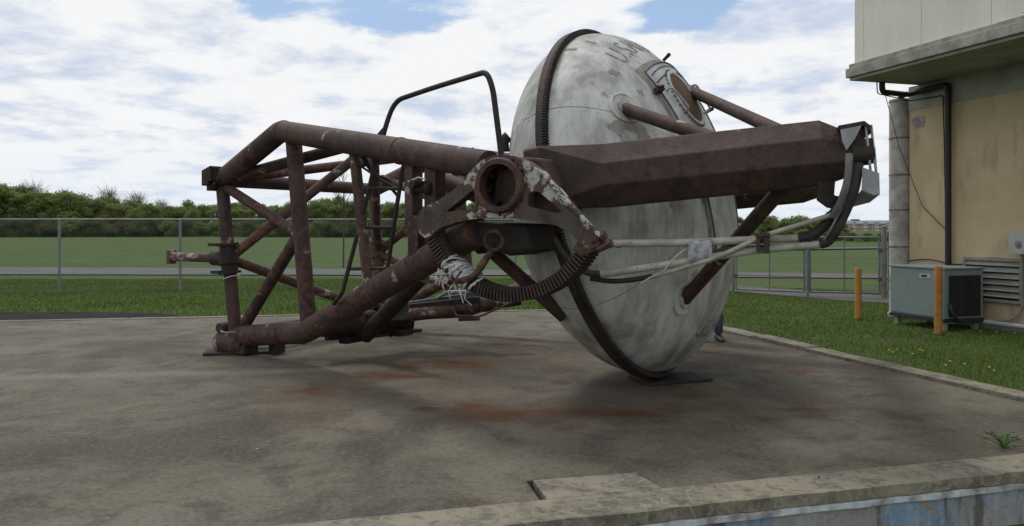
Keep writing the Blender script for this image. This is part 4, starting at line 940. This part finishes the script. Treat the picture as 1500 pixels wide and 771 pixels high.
def make_ac():
    K = Vector((6.04, 11.16, 0)); ln, dp = 1.02, .70; IN = -WO
    r = thing('air_conditioner', K + WV * .5 + IN * .33, 'grey green air conditioning unit on short legs in the grass by the tan wall', 'air conditioner')
    def b3(s0, s1, d0, d1, z0, z1): return loft([[K + WV * s + IN * d0 + UZ * z0, K + WV * s + IN * d1 + UZ * z0, K + WV * s + IN * d1 + UZ * z1, K + WV * s + IN * d0 + UZ * z1] for s in (s0, s1)])
    obj('case', b3(.004, ln - .004, .004, dp - .004, .13, .82), 'ac', r, bevel=.01)
    obj('lid', b3(-.012, ln + .012, -.012, dp + .012, .822, .850), 'ac', r, bevel=.006)
    obj('base_rail', b3(-.01, ln + .01, -.01, dp + .01, .085, .128), 'ac_dark', r, bevel=.004)
    obj('side_panel', b3(.03, ln - .03, -.004, .003, .15, .80), 'ac', r, bevel=.004)
    gr_ = obj('grille', b3(-.004, .003, .08, dp - .06, .16, .74), 'ac_dark', r)
    for k in range(18): obj('grille_bar', b3(-.012, -.005, .085, dp - .065, .18 + .031 * k, .186 + .031 * k), 'ac_dark', gr_)
    obj('maker_plate', b3(.24, .44, -.008, -.004, .69, .75), 'ebox', r); obj('maker_mark', b3(.30, .40, -.011, -.008, .705, .735), 'dark', r)
    for s in (.06, ln - .1): 
        for d in (.05, dp - .1): obj('leg', b3(s, s + .07, d, d + .07, -.06, .084), 'sill', r)
    obj('drain_hose', tube([K + WV * -.02 + IN * .08 + UZ * .35, K + WV * -.08 + IN * .06 + UZ * .22, K + WV * -.06 + IN * .2 + UZ * .10, K + WV * .0 + IN * .75 + UZ * .09], .022, 8, bend=.1), 'hose', r)
make_ac()
def bollard(px, py, h, r_, label, mat):
    g = ground(px, py, -.045); r = thing('bollard', g, label, 'bollard', 'yellow posts guarding the air conditioner')
    obj('post', lathe(g, UZ, [(r_, -.1), (r_, h - .012), (r_ * .92, h), (.001, h + .002)], 20), mat, r); obj('collar', lathe(g, UZ, [(r_ + .035, -.02), (r_ + .03, .02), (r_ + .002, .03)], 20), 'ground', r)
bollard(1257, 469, .82, .050, 'yellow post in the grass left of the air conditioner', 'yellow')
bollard(1374.5, 491, .93, .052, 'orange rusted post in front of the air conditioner', 'rusty_yellow')

# ================================================================== FENCES
def wires(pts_a, pts_b, h0, h1, step=.055, r=.0011):
    """chain link: two crossing sets of slanting wires over the plane a-b"""
    a, b = V3(pts_a), V3(pts_b); L = (b - a).length; d = (b - a).normalized(); nrm = Vector((-d.y, d.x, 0)); H = h1 - h0; vs, fs = [], []
    for sgn, off in ((1, .0018), (-1, -.0018)):
        n = int((L + H) / (step * 1.0))
        for i in range(n):
            s0 = -H + i * step; p0, p1 = (s0, h0), (s0 + H, h1)
            if p0[0] < 0: p0 = (0, h0 - s0)
            if p1[0] > L: p1 = (L, h0 + L - s0)
            if p1[1] <= p0[1]: continue
            q = [(x if sgn > 0 else L - x, z) for x, z in (p0, p1)]; o = len(vs)
            for x, z in q:
                c = a + d * x + UZ * z + nrm * off
                t = UZ * .7 - d * .7 * sgn
                vs += [c + t * r, c - t * r * .5 + nrm * r * .87, c - t * r * .5 - nrm * r * .87]
            fs += [(o + j, o + (j + 1) % 3, o + 3 + (j + 1) % 3, o + 3 + j) for j in range(3)]
    return vs, fs, False
def fpost(p, h, r, parent, name='post', mat='galv'): 
    return obj(name, lathe(Vector((p.x, p.y, 0)), UZ, [(r, -.1), (r, h), (r * 1.15, h + .003), (r * 1.1, h + .03), (.004, h + .045)], 10), mat, parent)
def make_tall_fence():
    Ls = [(-90 - 177 * k, 17.8 - .4 * k) for k in (1, 0)] + [(87, 17.75), (264, 18.2), (441, 18.7), (603, 19.2), (755, 19.8), (900, 20.4)]
    P = [Vector(((px - 750) * Y / F, Y, 0)) for px, Y in Ls]; gz = -.045
    r = thing('chain_link_fence', (P[3].x, P[3].y, gz), 'tall galvanised chain link fence running behind the truss arm on the left', 'fence')
    for i, p in enumerate(P): fpost(p, 1.57 + .004 * i, .030 if i < 7 else .04, r)
    for i in range(len(P) - 1):
        z = 1.595 + .004 * i; obj('top_rail', tube([P[i] + UZ * z, P[i + 1] + UZ * (z + .004)], .021, 8, caps=False), 'galv', r)
        obj('chain_link_mesh', wires(P[i] - Vector((0, .03, 0)), P[i + 1] - Vector((0, .03, 0)), .0, 1.58), 'galv_dull', r)
        obj('tension_wire', tube([P[i] + UZ * .02, P[i + 1] + UZ * .02], .004, 5), 'galv_dull', r)
make_tall_fence()
G0, G1, G2 = Vector((4.90, 17.7, 0)), Vector((6.23, 16.9, 0)), Vector((7.66, 16.55, 0))
def gate_leaf(a, b, label, mid):
    d = (b - a).normalized(); a2, b2 = a + d * .07, b - d * .045; gz = -.03
    r = thing('gate', ((a.x + b.x) / 2, (a.y + b.y) / 2, gz), label, 'gate', 'leaves of the low double gate')
    zt, zb = 1.22, .06
    obj('frame', join(tube([a2 + UZ * zb, a2 + UZ * zt, b2 + UZ * zt, b2 + UZ * zb], .022, 8, bend=.04), tube([a2 + UZ * zb, b2 + UZ * zb], .022, 8)), 'galv', r)
    m_ = a2.lerp(b2, .5); obj('stile', tube([m_ + UZ * zb, m_ + UZ * zt], .014, 8), 'galv', r)
    if mid: obj('mid_rail', tube([a2 + UZ * .38, b2 + UZ * .38], .012, 8), 'galv', r)
    obj('chain_link_mesh', wires(a2 - Vector((0, .02, 0)), b2 - Vector((0, .02, 0)), zb, zt), 'galv_dull', r)
    for z in (.35, .95): obj('hinge', lathe((a2 if mid else b2) + UZ * z, UZ, [(.035, -.04), (.035, .04)], 10), 'galv_dull', r)
    return r
gate_leaf(G0, G1, 'left leaf of the low chain link double gate, partly behind the capsule', True)
gate_leaf(G1, G2, 'right leaf of the low chain link double gate beside the building', False)
for p, h, rr, lb in ((G0, 1.2, .035, 'steel gate post beside the lower right of the white capsule'), (G1 + Vector((.0, -.06, 0)), 1.02, .032, 'short latch post at the middle of the low double gate'), (G2 + Vector((.05, 0, 0)), 1.42, .055, 'thick steel gate post right of the low double gate')):
    tag(fpost(p, h, rr, None, 'gate_post'), lb, 'post'); 
def low_fence(a, b, n, label):
    r = thing('low_fence', ((a.x + b.x) / 2, (a.y + b.y) / 2, -.045), label, 'fence')
    for i in range(n + 1):
        p = a.lerp(b, i / n)
        fpost(p, 1.2, .028, r)
    obj('top_rail', tube([a + UZ * 1.2, b + UZ * 1.2], .02, 8), 'galv', r); obj('chain_link_mesh', wires(a - Vector((0, .03, 0)), b - Vector((0, .03, 0)), .02, 1.2), 'galv_dull', r)
    obj('mid_rail', tube([a + UZ * .62, b + UZ * .62], .012, 8), 'galv', r)
low_fence(Vector((2.75, 20.3, 0)), G0 + Vector((-.1, .1, 0)), 1, 'low chain link fence between the tall fence and the gate behind the capsule')
low_fence(G2 + Vector((.16, 0, 0)), Vector((11.6, 16.2, 0)), 2, 'low chain link fence right of the gate, behind the vent stack')

# ================================================================== TREES
def leaf_mat(name, c1, c2, c3):
    b = NB(name, rough=0.9, spec=0.1); gi = b.N.new('ShaderNodeNewGeometry'); oi = b.N.new('ShaderNodeObjectInfo')
    c = b.mix(gi.outputs['Random Per Island'], c1, c2); c = b.mix(b.op('MULTIPLY', oi.outputs['Random'], 0.6), c, c3)
    tr = b.N.new('ShaderNodeBsdfTranslucent'); b.L.new(c, tr.inputs[0]); mx = b.N.new('ShaderNodeMixShader'); mx.inputs[0].default_value = .45
    b.L.new(b.b.outputs[0], mx.inputs[1]); b.L.new(tr.outputs[0], mx.inputs[2]); o = [n for n in b.N if n.type == 'OUTPUT_MATERIAL'][0]; b.L.new(mx.outputs[0], o.inputs[0])
    return b.done(c)
M['leaf_a'] = leaf_mat('spring_green_leaves', (.13, .19, .060), (.21, .27, .09), (.17, .20, .08))
M['leaf_b'] = leaf_mat('yellow_green_leaves', (.18, .23, .075), (.25, .29, .11), (.19, .20, .085))
M['leaf_c'] = leaf_mat('dark_hedge_leaves', (.08, .105, .05), (.12, .145, .065), (.12, .11, .065))
M['leaf_d'] = leaf_mat('reddish_budding_twigs', (.17, .14, .11), (.22, .19, .15), (.16, .16, .11))
M['bark'] = plain('grey_brown_bark', (.075, .062, .052), (.05, .042, .036), rough=0.95)
def crown_mesh(name, seed, n, wid, hgt, base, leaf, lobes, mat):
    r = np.random.default_rng(seed)
    cen = np.c_[r.normal(0, wid * .42, lobes), r.normal(0, wid * .42, lobes), base + (hgt - base) * (r.random(lobes) ** .8) * .86]
    k = 1 - .55 * np.clip((cen[:, 2] - base) / (hgt - base), 0, 1); cen[:, 0] *= k; cen[:, 1] *= k
    rad = wid * (.20 + .26 * r.random(lobes) ** 1.5) * (1 - .35 * (cen[:, 2] - base) / (hgt - base))
    w = rad ** 2; idx = r.choice(lobes, n, p=w / w.sum())
    d = r.normal(size=(n, 3)); d /= np.linalg.norm(d, axis=1)[:, None]
    p = cen[idx] + d * (rad[idx] * np.where(r.random(n) < .22, .9 + .75 * r.random(n), .30 + .80 * r.random(n) ** .7))[:, None] * np.array([1, 1, .85]); p[:, 2] = np.maximum(p[:, 2], base * .6 + .1 * r.random(n))
    u = r.normal(size=(n, 3)); u /= np.linalg.norm(u, axis=1)[:, None]; v = np.cross(u, r.normal(size=(n, 3))); v /= np.linalg.norm(v, axis=1)[:, None]
    s = leaf * (.5 + r.random(n))[:, None]; q = np.stack([p - u * s, p + v * s * .6, p + u * s, p - v * s * .6], 1).reshape(-1, 3)
    me = bpy.data.meshes.new(name); me.vertices.add(4 * n); me.vertices.foreach_set('co', q.ravel()); me.loops.add(4 * n); me.loops.foreach_set('vertex_index', np.arange(4 * n)); me.polygons.add(n); me.polygons.foreach_set('loop_start', np.arange(0, 4 * n, 4)); me.update(); me.validate()
    me.materials.append(M[mat]); return me, cen, rad
def trunk_mesh(name, cen, base, hgt, r0, seed, twigs=0):
    rnd = random.Random(seed); top = Vector((0, 0, hgt * .82)); ms = [tube([(0, 0, -.3), (.05, .03, hgt * .35), tuple(top)], r0, 7, r2=r0 * .25)]
    for c in cen[:10]:
        z = min(max(c[2] * .55, hgt * .12), hgt * .7); a = Vector((.02, .02, z)); ms.append(tube([a, a.lerp(V3(c), .6) + Vector((0, 0, -.2)), V3(c)], r0 * .4, 5, r2=r0 * .08))
    for _ in range(twigs):
        c = V3(cen[rnd.randrange(len(cen))]); e = c + Vector((rnd.gauss(0, 1.2), rnd.gauss(0, 1.2), abs(rnd.gauss(1.0, .7)))); ms.append(tube([c * .75 + Vector((0, 0, c.z * .1)), e], r0 * .12, 4, r2=.012))
    v, f, s = join(*ms); me = bpy.data.meshes.new(name); me.from_pydata([tuple(q) for q in v], [], f); me.polygons.foreach_set('use_smooth', [True] * len(f)); me.materials.append(M['bark']); return me
KINDS = []
for k, (n, w, h, b0, lf, lo, mt, tw) in enumerate(((13000, 3.0, 9.5, .6, .125, 60, 'leaf_a', 0), (11000, 2.6, 9.0, .6, .12, 60, 'leaf_b', 0), (13000, 3.4, 8.4, .4, .125, 60, 'leaf_a', 0), (7000, 3.2, 4.2, .2, .12, 44, 'leaf_c', 0), (6500, 2.9, 10.5, 3.4, .06, 70, 'leaf_d', 260), (10000, 2.3, 10.0, .9, .12, 52, 'leaf_b', 0), (7000, 3.0, 4.0, .2, .13, 44, 'leaf_a', 0))):
    cm, cen, rad = crown_mesh('crown', 50 + k, n, w, h, b0, lf, lo, mt); KINDS.append((cm, trunk_mesh('trunk', cen, b0, h, .16 if h > 6 else .07, k, tw), h))
def tree(px, py_top, Y, kind, label, group, name='tree', rz=None):
    x = (px - 750) * Y / F; z0 = field_z(x, Y) - .045; top = EYE - (py_top - 335) * Y / F; s = (top - z0) / KINDS[kind][2]
    r = thing(name, (x, Y, z0), label, 'bush' if name == 'bush' else 'tree', group); r.rotation_euler = (0, 0, random.uniform(0, 6.28)); r.scale = (s * random.uniform(1.0, 1.4), s * random.uniform(1.0, 1.3), s)
    for nm, me in (('crown', KINDS[kind][0]), ('trunk', KINDS[kind][1])):
        link(nm, me, r)
def top_at(px):
    xs = [-200, 0, 30, 60, 95, 130, 200, 230, 260, 300, 340, 420, 480, 520, 600, 700, 800]; ys = [260, 261, 266, 273, 272, 280, 291, 294, 291, 293, 290, 293, 285, 288, 293, 291, 296]
    return float(np.interp(px, xs, ys))
GL = 'green trees of the far treeline beyond the left fence'
for px, py, k, lb in ((6, 264, 2, 'tall round green tree at the far left end of the treeline'), (92, 272, 0, 'broad dark green tree in the treeline above the leftmost fence post'), (48, 267, 4, 'thin pale bare-twigged tree rising behind the leftmost green trees'), (160, 275, 4, 'bare pale budding tree standing above the left treeline'), (201, 282, 4, 'smaller reddish budding tree right of the bare pale tree'), (236, 292, 4, 'low faint budding tree above the treeline near the truss arm'), (338, 290, 5, 'bright green tree directly behind the left end post of the truss')):
    tree(px, py, random.uniform(150, 158) if k == 4 else random.uniform(140, 146), k, lb, GL)
def where(px):
    for x, w in ((87, 'left of the leftmost fence post'), (264, 'between the two left fence posts'), (335, 'just left of the truss arm'), (450, 'seen through the left bay of the truss'), (620, 'seen past the ladder of the truss')):
        if px < x: return w
    return 'hidden behind the hub and capsule'
for row, (Yb, dy, stp) in enumerate(((149, 0, 15), (141, 5, 17))):
    px = -150 + row * 13
    while px < 790:
        kd = random.choice((0, 1, 2, 5, 1)); tree(px, top_at(px) + dy + random.uniform(-4, 8), Yb + random.uniform(-3, 3), kd, ('deep green' if kd in (0, 2) else 'yellow green') + (' tall' if row == 0 else '') + ' tree in the far treeline, ' + where(px), GL); px += stp * random.uniform(.8, 1.2)
px = -150
while px < 800:
    tree(px, 322 + random.uniform(-4, 5), 134 + random.uniform(-2, 2), random.choice((3, 3, 6)), 'low dark bush under the treeline, ' + where(px), 'bushes at the foot of the treeline', 'bush'); px += random.uniform(18, 27)
GRR = 'trees beyond the gate on the right'
for px, py in ((1050, 316), (1078, 312), (1100, 319), (1124, 316), (1149, 317), (1172, 316), (1196, 322), (1216, 319), (1236, 323)):
    tree(px, py, random.uniform(92, 98), random.choice((2, 6, 0)), 'rounded green tree in the clump beyond the low double gate', GRR)
px = 1040
while px < 1420:
    tree(px, 338 + random.uniform(-2, 2) + (3 if px > 1240 else 0), random.uniform(84, 90), random.choice((3, 6)), 'low bush on the field edge beyond the low double gate', 'bushes beyond the gate', 'bush'); px += random.uniform(14, 20)
# thin leafless sapling beyond the fence
def sapling(px, base_py, top_py, label):
    g = ground(px, base_py, -.045); H = EYE - (top_py - 335) * g.y / F + .045; rnd = random.Random(px)
    r = thing('sapling', g, label, 'tree'); obj('trunk', tube([g - UZ * .1, g + Vector((.02, 0, H * .5)), g + Vector((-.02, 0, H))], .035, 8, r2=.006), 'bark', r); ms = []
    for i in range(34):
        z = H * rnd.uniform(.42, .97); a = rnd.uniform(0, 6.28); l = (H - z) * .35 + .15; d = Vector((math.cos(a), math.sin(a), 1.5)).normalized(); p = g + UZ * z; e = p + d * l
        ms.append(tube([p, p.lerp(e, .5) + Vector((0, 0, -.02)), e], .010, 5, r2=.004))
        for _ in range(3): t = rnd.uniform(.3, .9); b = p.lerp(e, t); ms.append(tube([b, b + Vector((rnd.gauss(0, .12), rnd.gauss(0, .12), rnd.uniform(.1, .25)))], .006, 4, r2=.003))
    obj('branches', join(*ms), 'bark', r)
sapling(503, 392, 236, 'thin leafless sapling behind the fence seen through the truss')
sapling(662, 392, 232, 'slender bare sapling behind the trunnion end of the truss')

# ---- far apartment block
M['brick_far'] = plain('far_pinkish_brick', (.36, .27, .24), (.32, .25, .22), rough=0.9); M['far_roof'] = plain('far_grey_roof', (.22, .22, .25), (.19, .19, .22), rough=0.9)
M['far_white'] = plain('far_white_trim', (.55, .55, .55), (.5, .5, .5), rough=0.8); M['far_glass'] = plain('far_window_glass', (.09, .10, .12), (.12, .13, .15), rough=0.3)
def far_block():
    Y = 560; x0, x1 = (1246 - 750) * Y / F, (1345 - 750) * Y / F
    r = thing('apartment_building', ((x0 + x1) / 2, Y, 0), 'long brick apartment building with grey roof far beyond the field at right', 'building')
    obj('wall', wbox(x0, x1, Y, Y + 16, -1, 4.8), 'brick_far', r)
    for k in range(6):
        xa = x0 + (x1 - x0) * k / 6
        obj('bay', wbox(xa + 1.2, xa + 3.6, Y - .6, Y - .01, -1, 5.0), 'far_white', r)
        obj('gable', poly([(xa + .8, Y - .7, 5.0), (xa + 4.0, Y - .7, 5.0), (xa + 2.4, Y - .7, 6.2)], [], (0, 6, 0)), 'far_roof', r)
        for z in (.6, 3.0):
            for dx in (1.55, 2.6, 4.6, 6.2):
                y_ = Y - .65 if dx < 3.6 else Y - .05; obj('window', wbox(xa + dx, xa + dx + .75, y_, y_ + .04, z, z + 1.3), 'far_glass', r)
    rf = obj('roof', loft([[(x0 - .5, Y - .5, 4.8), (x0 + 2, Y + 7, 7.2), (x0 + 2, Y + 9, 7.2), (x0 - .5, Y + 16.5, 4.8)], [(x1 + .5, Y - .5, 4.8), (x1 - 2, Y + 7, 7.2), (x1 - 2, Y + 9, 7.2), (x1 + .5, Y + 16.5, 4.8)]]), 'far_roof', r)
    obj('roof_cap', wbox(x0 + 4, x0 + 9, Y + 6, Y + 10, 6.9, 8.1), 'far_roof', r)
far_block()

# ================================================================== PERSON BEHIND THE CAPSULE
M['jeans'] = plain('blue_grey_denim', (.070, .085, .12), (.05, .06, .09), scale=14, rough=0.95); M['jacket'] = plain('dark_jacket', (.05, .05, .055), (.035, .035, .04), rough=0.95)
M['skin'] = plain('skin', (.45, .28, .21), (.42, .25, .19), rough=0.6, bump=0); M['shoe'] = plain('black_shoe', (.022, .022, .025), (.03, .03, .03), rough=0.6); M['hair'] = plain('brown_hair', (.05, .03, .02), (.035, .022, .015), rough=0.8)
def skin_mesh(name, pts, edges, mat, parent, root=0, sub=2):
    base = origin(parent); me = bpy.data.meshes.new(name); me.from_pydata([tuple(p[:3]) for p in pts], edges, []); o = bpy.data.objects.new(name, me); col.objects.link(o)
    md = o.modifiers.new('skin', 'SKIN'); 
    if not me.skin_vertices: me.attributes
    for i, sv in enumerate(me.skin_vertices[0].data): sv.radius = (pts[i][3], pts[i][4] if len(pts[i]) > 4 else pts[i][3]); sv.use_root = (i == root)
    s = o.modifiers.new('sub', 'SUBSURF'); s.levels = s.render_levels = sub
    dg = bpy.context.evaluated_depsgraph_get(); m2 = bpy.data.meshes.new_from_object(o.evaluated_get(dg)); bpy.data.objects.remove(o)
    m2.polygons.foreach_set('use_smooth', [True] * len(m2.polygons)); m2.materials.clear(); 
    for q in (mat if isinstance(mat, list) else [mat]): m2.materials.append(M[q])
    p = link(name, m2, parent); return p
def make_person():
    g = Vector((2.47, 9.98, 0)); r = thing('person', g, 'person in blue jeans and dark shoes standing mostly hidden behind the capsule', 'person')
    P = [(0, 0, .95, .15, .11), (0, 0, 1.15, .145, .10), (0, -.01, 1.36, .17, .11), (0, 0, 1.47, .07, .065), (0, -.015, 1.53, .058, .06), (0, -.03, 1.60, .075, .085), (0, -.03, 1.70, .078, .095), (0, -.02, 1.755, .05, .06)]
    E = [(0, 1), (1, 2), (2, 3), (3, 4), (4, 5), (5, 6), (6, 7)]
    for s in (-1, 1):
        o = len(P); P += [(s * .10, 0, .86, .095), (s * .105, -.015, .50, .066), (s * .11, .005, .28, .062), (s * .115, .02, .06, .060)]; E += [(0, o), (o, o + 1), (o + 1, o + 2), (o + 2, o + 3)]
        o = len(P); P += [(s * .20, 0, 1.42, .062), (s * .25, .02, 1.14, .048), (s * .24, -.06, .90, .034), (s * .235, -.08, .82, .030, .018)]; E += [(2, o), (o, o + 1), (o + 1, o + 2), (o + 2, o + 3)]
        for k in range(4):
            q = len(P); fx = s * .235; y = -.11 + .018 * k; ln = (.075, .085, .08, .06)[k]; P += [(fx, y, .775, .009), (fx - s * .004, y - .004, .775 - ln * .5, .008), (fx - s * .015, y - .004, .775 - ln, .007)]; E += [(o + 3, q), (q, q + 1), (q + 1, q + 2)]
        q = len(P); P += [(s * .232, -.125, .82, .010), (s * .226, -.145, .775, .008)]; E += [(o + 3, q), (q, q + 1)]
    b = skin_mesh('body', P, E, ['jacket', 'jeans', 'skin'], r)
    for p in b.data.polygons:
        z = sum(b.data.vertices[i].co.z for i in p.vertices) / len(p.vertices); x = abs(p.center.x)
        p.material_index = 2 if (z > 1.485 or (x > .17 and z < .87)) else (1 if z < .93 and x < .2 else 0)
    for s in (-1, 1):
        secs = []
        for y, w, h in ((.11, .030, .06), (.08, .042, .085), (.0, .044, .09), (-.08, .048, .07), (-.15, .042, .05), (-.185, .02, .03)):
            secs.append([g + Vector((s * .115 + w * math.cos(t), y, max(0.0, h * .5 + h * .5 * math.sin(t)))) for t in [2 * math.pi * k / 12 for k in range(12)]])
        obj('shoe', loft(secs, smooth=True), 'shoe', r)
    hd = g + Vector((0, -.02, 1.68)); obj('hair', lathe(hd + Vector((0, .018, .0)), UZ, [(.088, -.02), (.098, .02), (.092, .06), (.065, .095), (.02, .112)], 20), 'hair', r)
    for s in (-1, 1): obj('eye', lathe(hd + Vector((s * .032, -.098, -.03)), -UY, [(.010, -.01), (.009, .004), (.002, .008)], 10), 'far_white', r); obj('ear', box(hd + Vector((s * .083, 0, -.035)), UX, UY, UZ, .008, .018, .028), 'skin', r, bevel=.006)
    obj('nose', loft([[hd + Vector((-.012, -.10, -.075)), hd + Vector((.012, -.10, -.075)), hd + Vector((0, -.128, -.075))], [hd + Vector((-.006, -.10, -.03)), hd + Vector((.006, -.10, -.03)), hd + Vector((0, -.106, -.03))]]), 'skin', r); obj('mouth', box(hd + Vector((0, -.102, -.098)), UX, UY, UZ, .022, .004, .004), 'jacket', r)
make_person()

# ================================================================== GRASS AND SMALL PLANTS
def blade_mat():
    b = NB('grass_blades', rough=0.8, spec=0.15); gi = b.N.new('ShaderNodeNewGeometry'); n = b.noise(.7, 5, .6); n2 = b.noise(3.2, 4, .6, off=(3, 3, 0))
    c = b.mix(gi.outputs['Random Per Island'], (.085, .140, .026), (.165, .215, .046)); c = b.mix(b.op('MULTIPLY', b.ramp(n, .45, .65), .6), c, (.070, .115, .028)); c = b.mix(b.op('MULTIPLY', b.ramp(n2, .60, .74), .7), c, (.17, .155, .075)); return b.done(c)
M['blade'] = blade_mat()
def in_poly(x, y, P):
    ins = np.zeros(len(x), bool); j = len(P) - 1
    for i in range(len(P)):
        (xi, yi), (xj, yj) = P[i], P[j]; c = ((yi > y) != (yj > y)) & (x < (xj - xi) * (y - yi) / (yj - yi + 1e-12) + xi); ins ^= c; j = i
    return ins
def grass(name, P, holes, n, hmin, hmax, w, label):
    Px = np.array(P); lo, hi = Px.min(0), Px.max(0); x = rng.uniform(lo[0], hi[0], n); y = rng.uniform(lo[1], hi[1], n)
    k = in_poly(x, y, P)
    for h in holes: k &= ~in_poly(x, y, h)
    x, y = x[k], y[k]; n = len(x)
    cl = np.array([noise.noise((a * .9, b * .9, 0)) for a, b in zip(x, y)]); h = rng.uniform(hmin, hmax, n) * (1 + .5 * cl) * np.where(rng.random(n) > .985, 1.7, 1); a = rng.uniform(0, 6.283, n); le = rng.normal(0, .35, (n, 2)) * h[:, None]; ww = w * rng.uniform(.6, 1.3, n)
    z = np.array([near_drop(i, j) + field_z(i, j) for i, j in zip(x, y)]) - .004; dx, dy = np.cos(a) * ww / 2, np.sin(a) * ww / 2
    q = np.stack([np.c_[x - dx, y - dy, z], np.c_[x + dx, y + dy, z], np.c_[x + le[:, 0], y + le[:, 1], z + h]], 1).reshape(-1, 3)
    me = bpy.data.meshes.new(name); me.vertices.add(3 * n); me.vertices.foreach_set('co', q.ravel()); me.loops.add(3 * n); me.loops.foreach_set('vertex_index', np.arange(3 * n)); me.polygons.add(n); me.polygons.foreach_set('loop_start', np.arange(0, 3 * n, 3)); me.update(); me.validate(); me.materials.append(M['blade'])
    o = link(name, me); o['kind'] = 'stuff'; o['label'] = label; o['category'] = 'grass'
side_r = Vector((-rdir.y, rdir.x, 0)); xy = lambda p: (p.x, p.y)
bld = [xy(wp(-.05, .03, 0)), xy(wp(9, .03, 0)), xy(wp(9, -8, 0)), xy(wp(-.05, -8, 0))]; drv = dl + dr[::-1]
grass('right_lawn_grass', [xy(FARR + side_r * .20), xy(FARR + rdir * 9.5 + side_r * .20), (10.5, 6.0), (10.5, 17.0), (2.8, 21.5), (1.5, 19)], [bld, drv], 210000, .020, .050, .009, 'short mown grass between the slab kerb and the building')
pad = [xy(ground(px, py, -.02)) for px, py in ((-260, 481), (-80, 475.5), (120, 470.4), (268, 467.3), (262, 461), (235, 457.5), (120, 456), (0, 456.5), (-260, 460))]
sb = Vector((-fdir.y, fdir.x, 0))
grass('rear_lawn_grass', [xy(FARL2 + sb * .14), xy(FARR + sb * .14), (2.4, 19.5), (1.5, 23), (-16, 22.5), (-17, 14)], [pad], 190000, .025, .065, .014, 'mown grass between the rear slab edge and the fence')
def dandelions():
    i = 0
    spots = [(1302, 520), (1308, 523), (1316, 519), (1335, 526), (1346, 519), (1352, 521), (1390, 537), (1384, 543), (1450, 546), (1456, 551), (1411, 541), (1437, 491), (1458, 492), (1488, 494), (290, 447), (56, 448), (74, 452)]
    st = plain('dandelion_stem', (.08, .13, .03), (.06, .10, .03)); M['stem'] = st; M['dandelion'] = plain('dandelion_yellow', (.75, .52, .02), (.65, .40, .01), rough=.8)
    src = None
    for px, py in spots:
        g = ground(px + random.uniform(-2, 2), py, -.045)
        r = thing('dandelion', g, 'small yellow dandelion in the lawn right of the slab kerb' if px > 1000 else 'small yellow dandelion in the grass behind the slab on the left', 'flower', 'dandelions in the lawn')
        if src is None:
            a = obj('stem', tube([g, g + Vector((.003, 0, .035)), g + Vector((.002, .004, .05))], .003, 5), 'stem', r)
            b = obj('flower_head', lathe(g + UZ * .048, UZ, [(.003, 0), (.010, .004), (.012, .008), (.008, .012), (.001, .013)], 12), 'dandelion', r); src = (a, b)
        else:
            for q in src: c = q.copy(); col.objects.link(c); c.parent = r
dandelions()
def leafy(name, g, n, spread, ln, label, mat, cat='weed'):
    r = thing(name, g, label, cat); rnd = random.Random(int(g.x * 100)); base = None
    for k in range(n):
        a = rnd.uniform(0, 6.28); d = Vector((math.cos(a), math.sin(a), 0)); l = ln * rnd.uniform(.6, 1.2); e = g + d * spread * rnd.uniform(.3, 1) + UZ * rnd.uniform(.02, .09); t = Vector((-d.y, d.x, 0)); 
        vs = [e, e + d * l * .3 + t * l * .22 + UZ * .012, e + d * l * .7 + t * l * .16 + UZ * .014, e + d * l, e + d * l * .7 - t * l * .16 + UZ * .014, e + d * l * .3 - t * l * .22 + UZ * .012, e + d * l * .5 + UZ * .004]
        obj('leaf', (vs, [(0, 1, 6), (1, 2, 6), (2, 3, 6), (3, 4, 6), (4, 5, 6), (5, 0, 6)], False), mat, r); obj('stem', tube([g, g.lerp(e, .5) + UZ * .01, e], .003, 5), 'stem', r)
M['weed'] = plain('weed_green', (.07, .14, .03), (.10, .17, .05), rough=.7)
leafy('weed', ground(1470, 657), 22, .10, .042, 'small green weed growing from the joint at the near slab border', 'weed')
leafy('weed', ground(1208, 722, -.08), 5, .03, .03, 'tiny green weed in a crack of the border by the blue wall', 'weed')
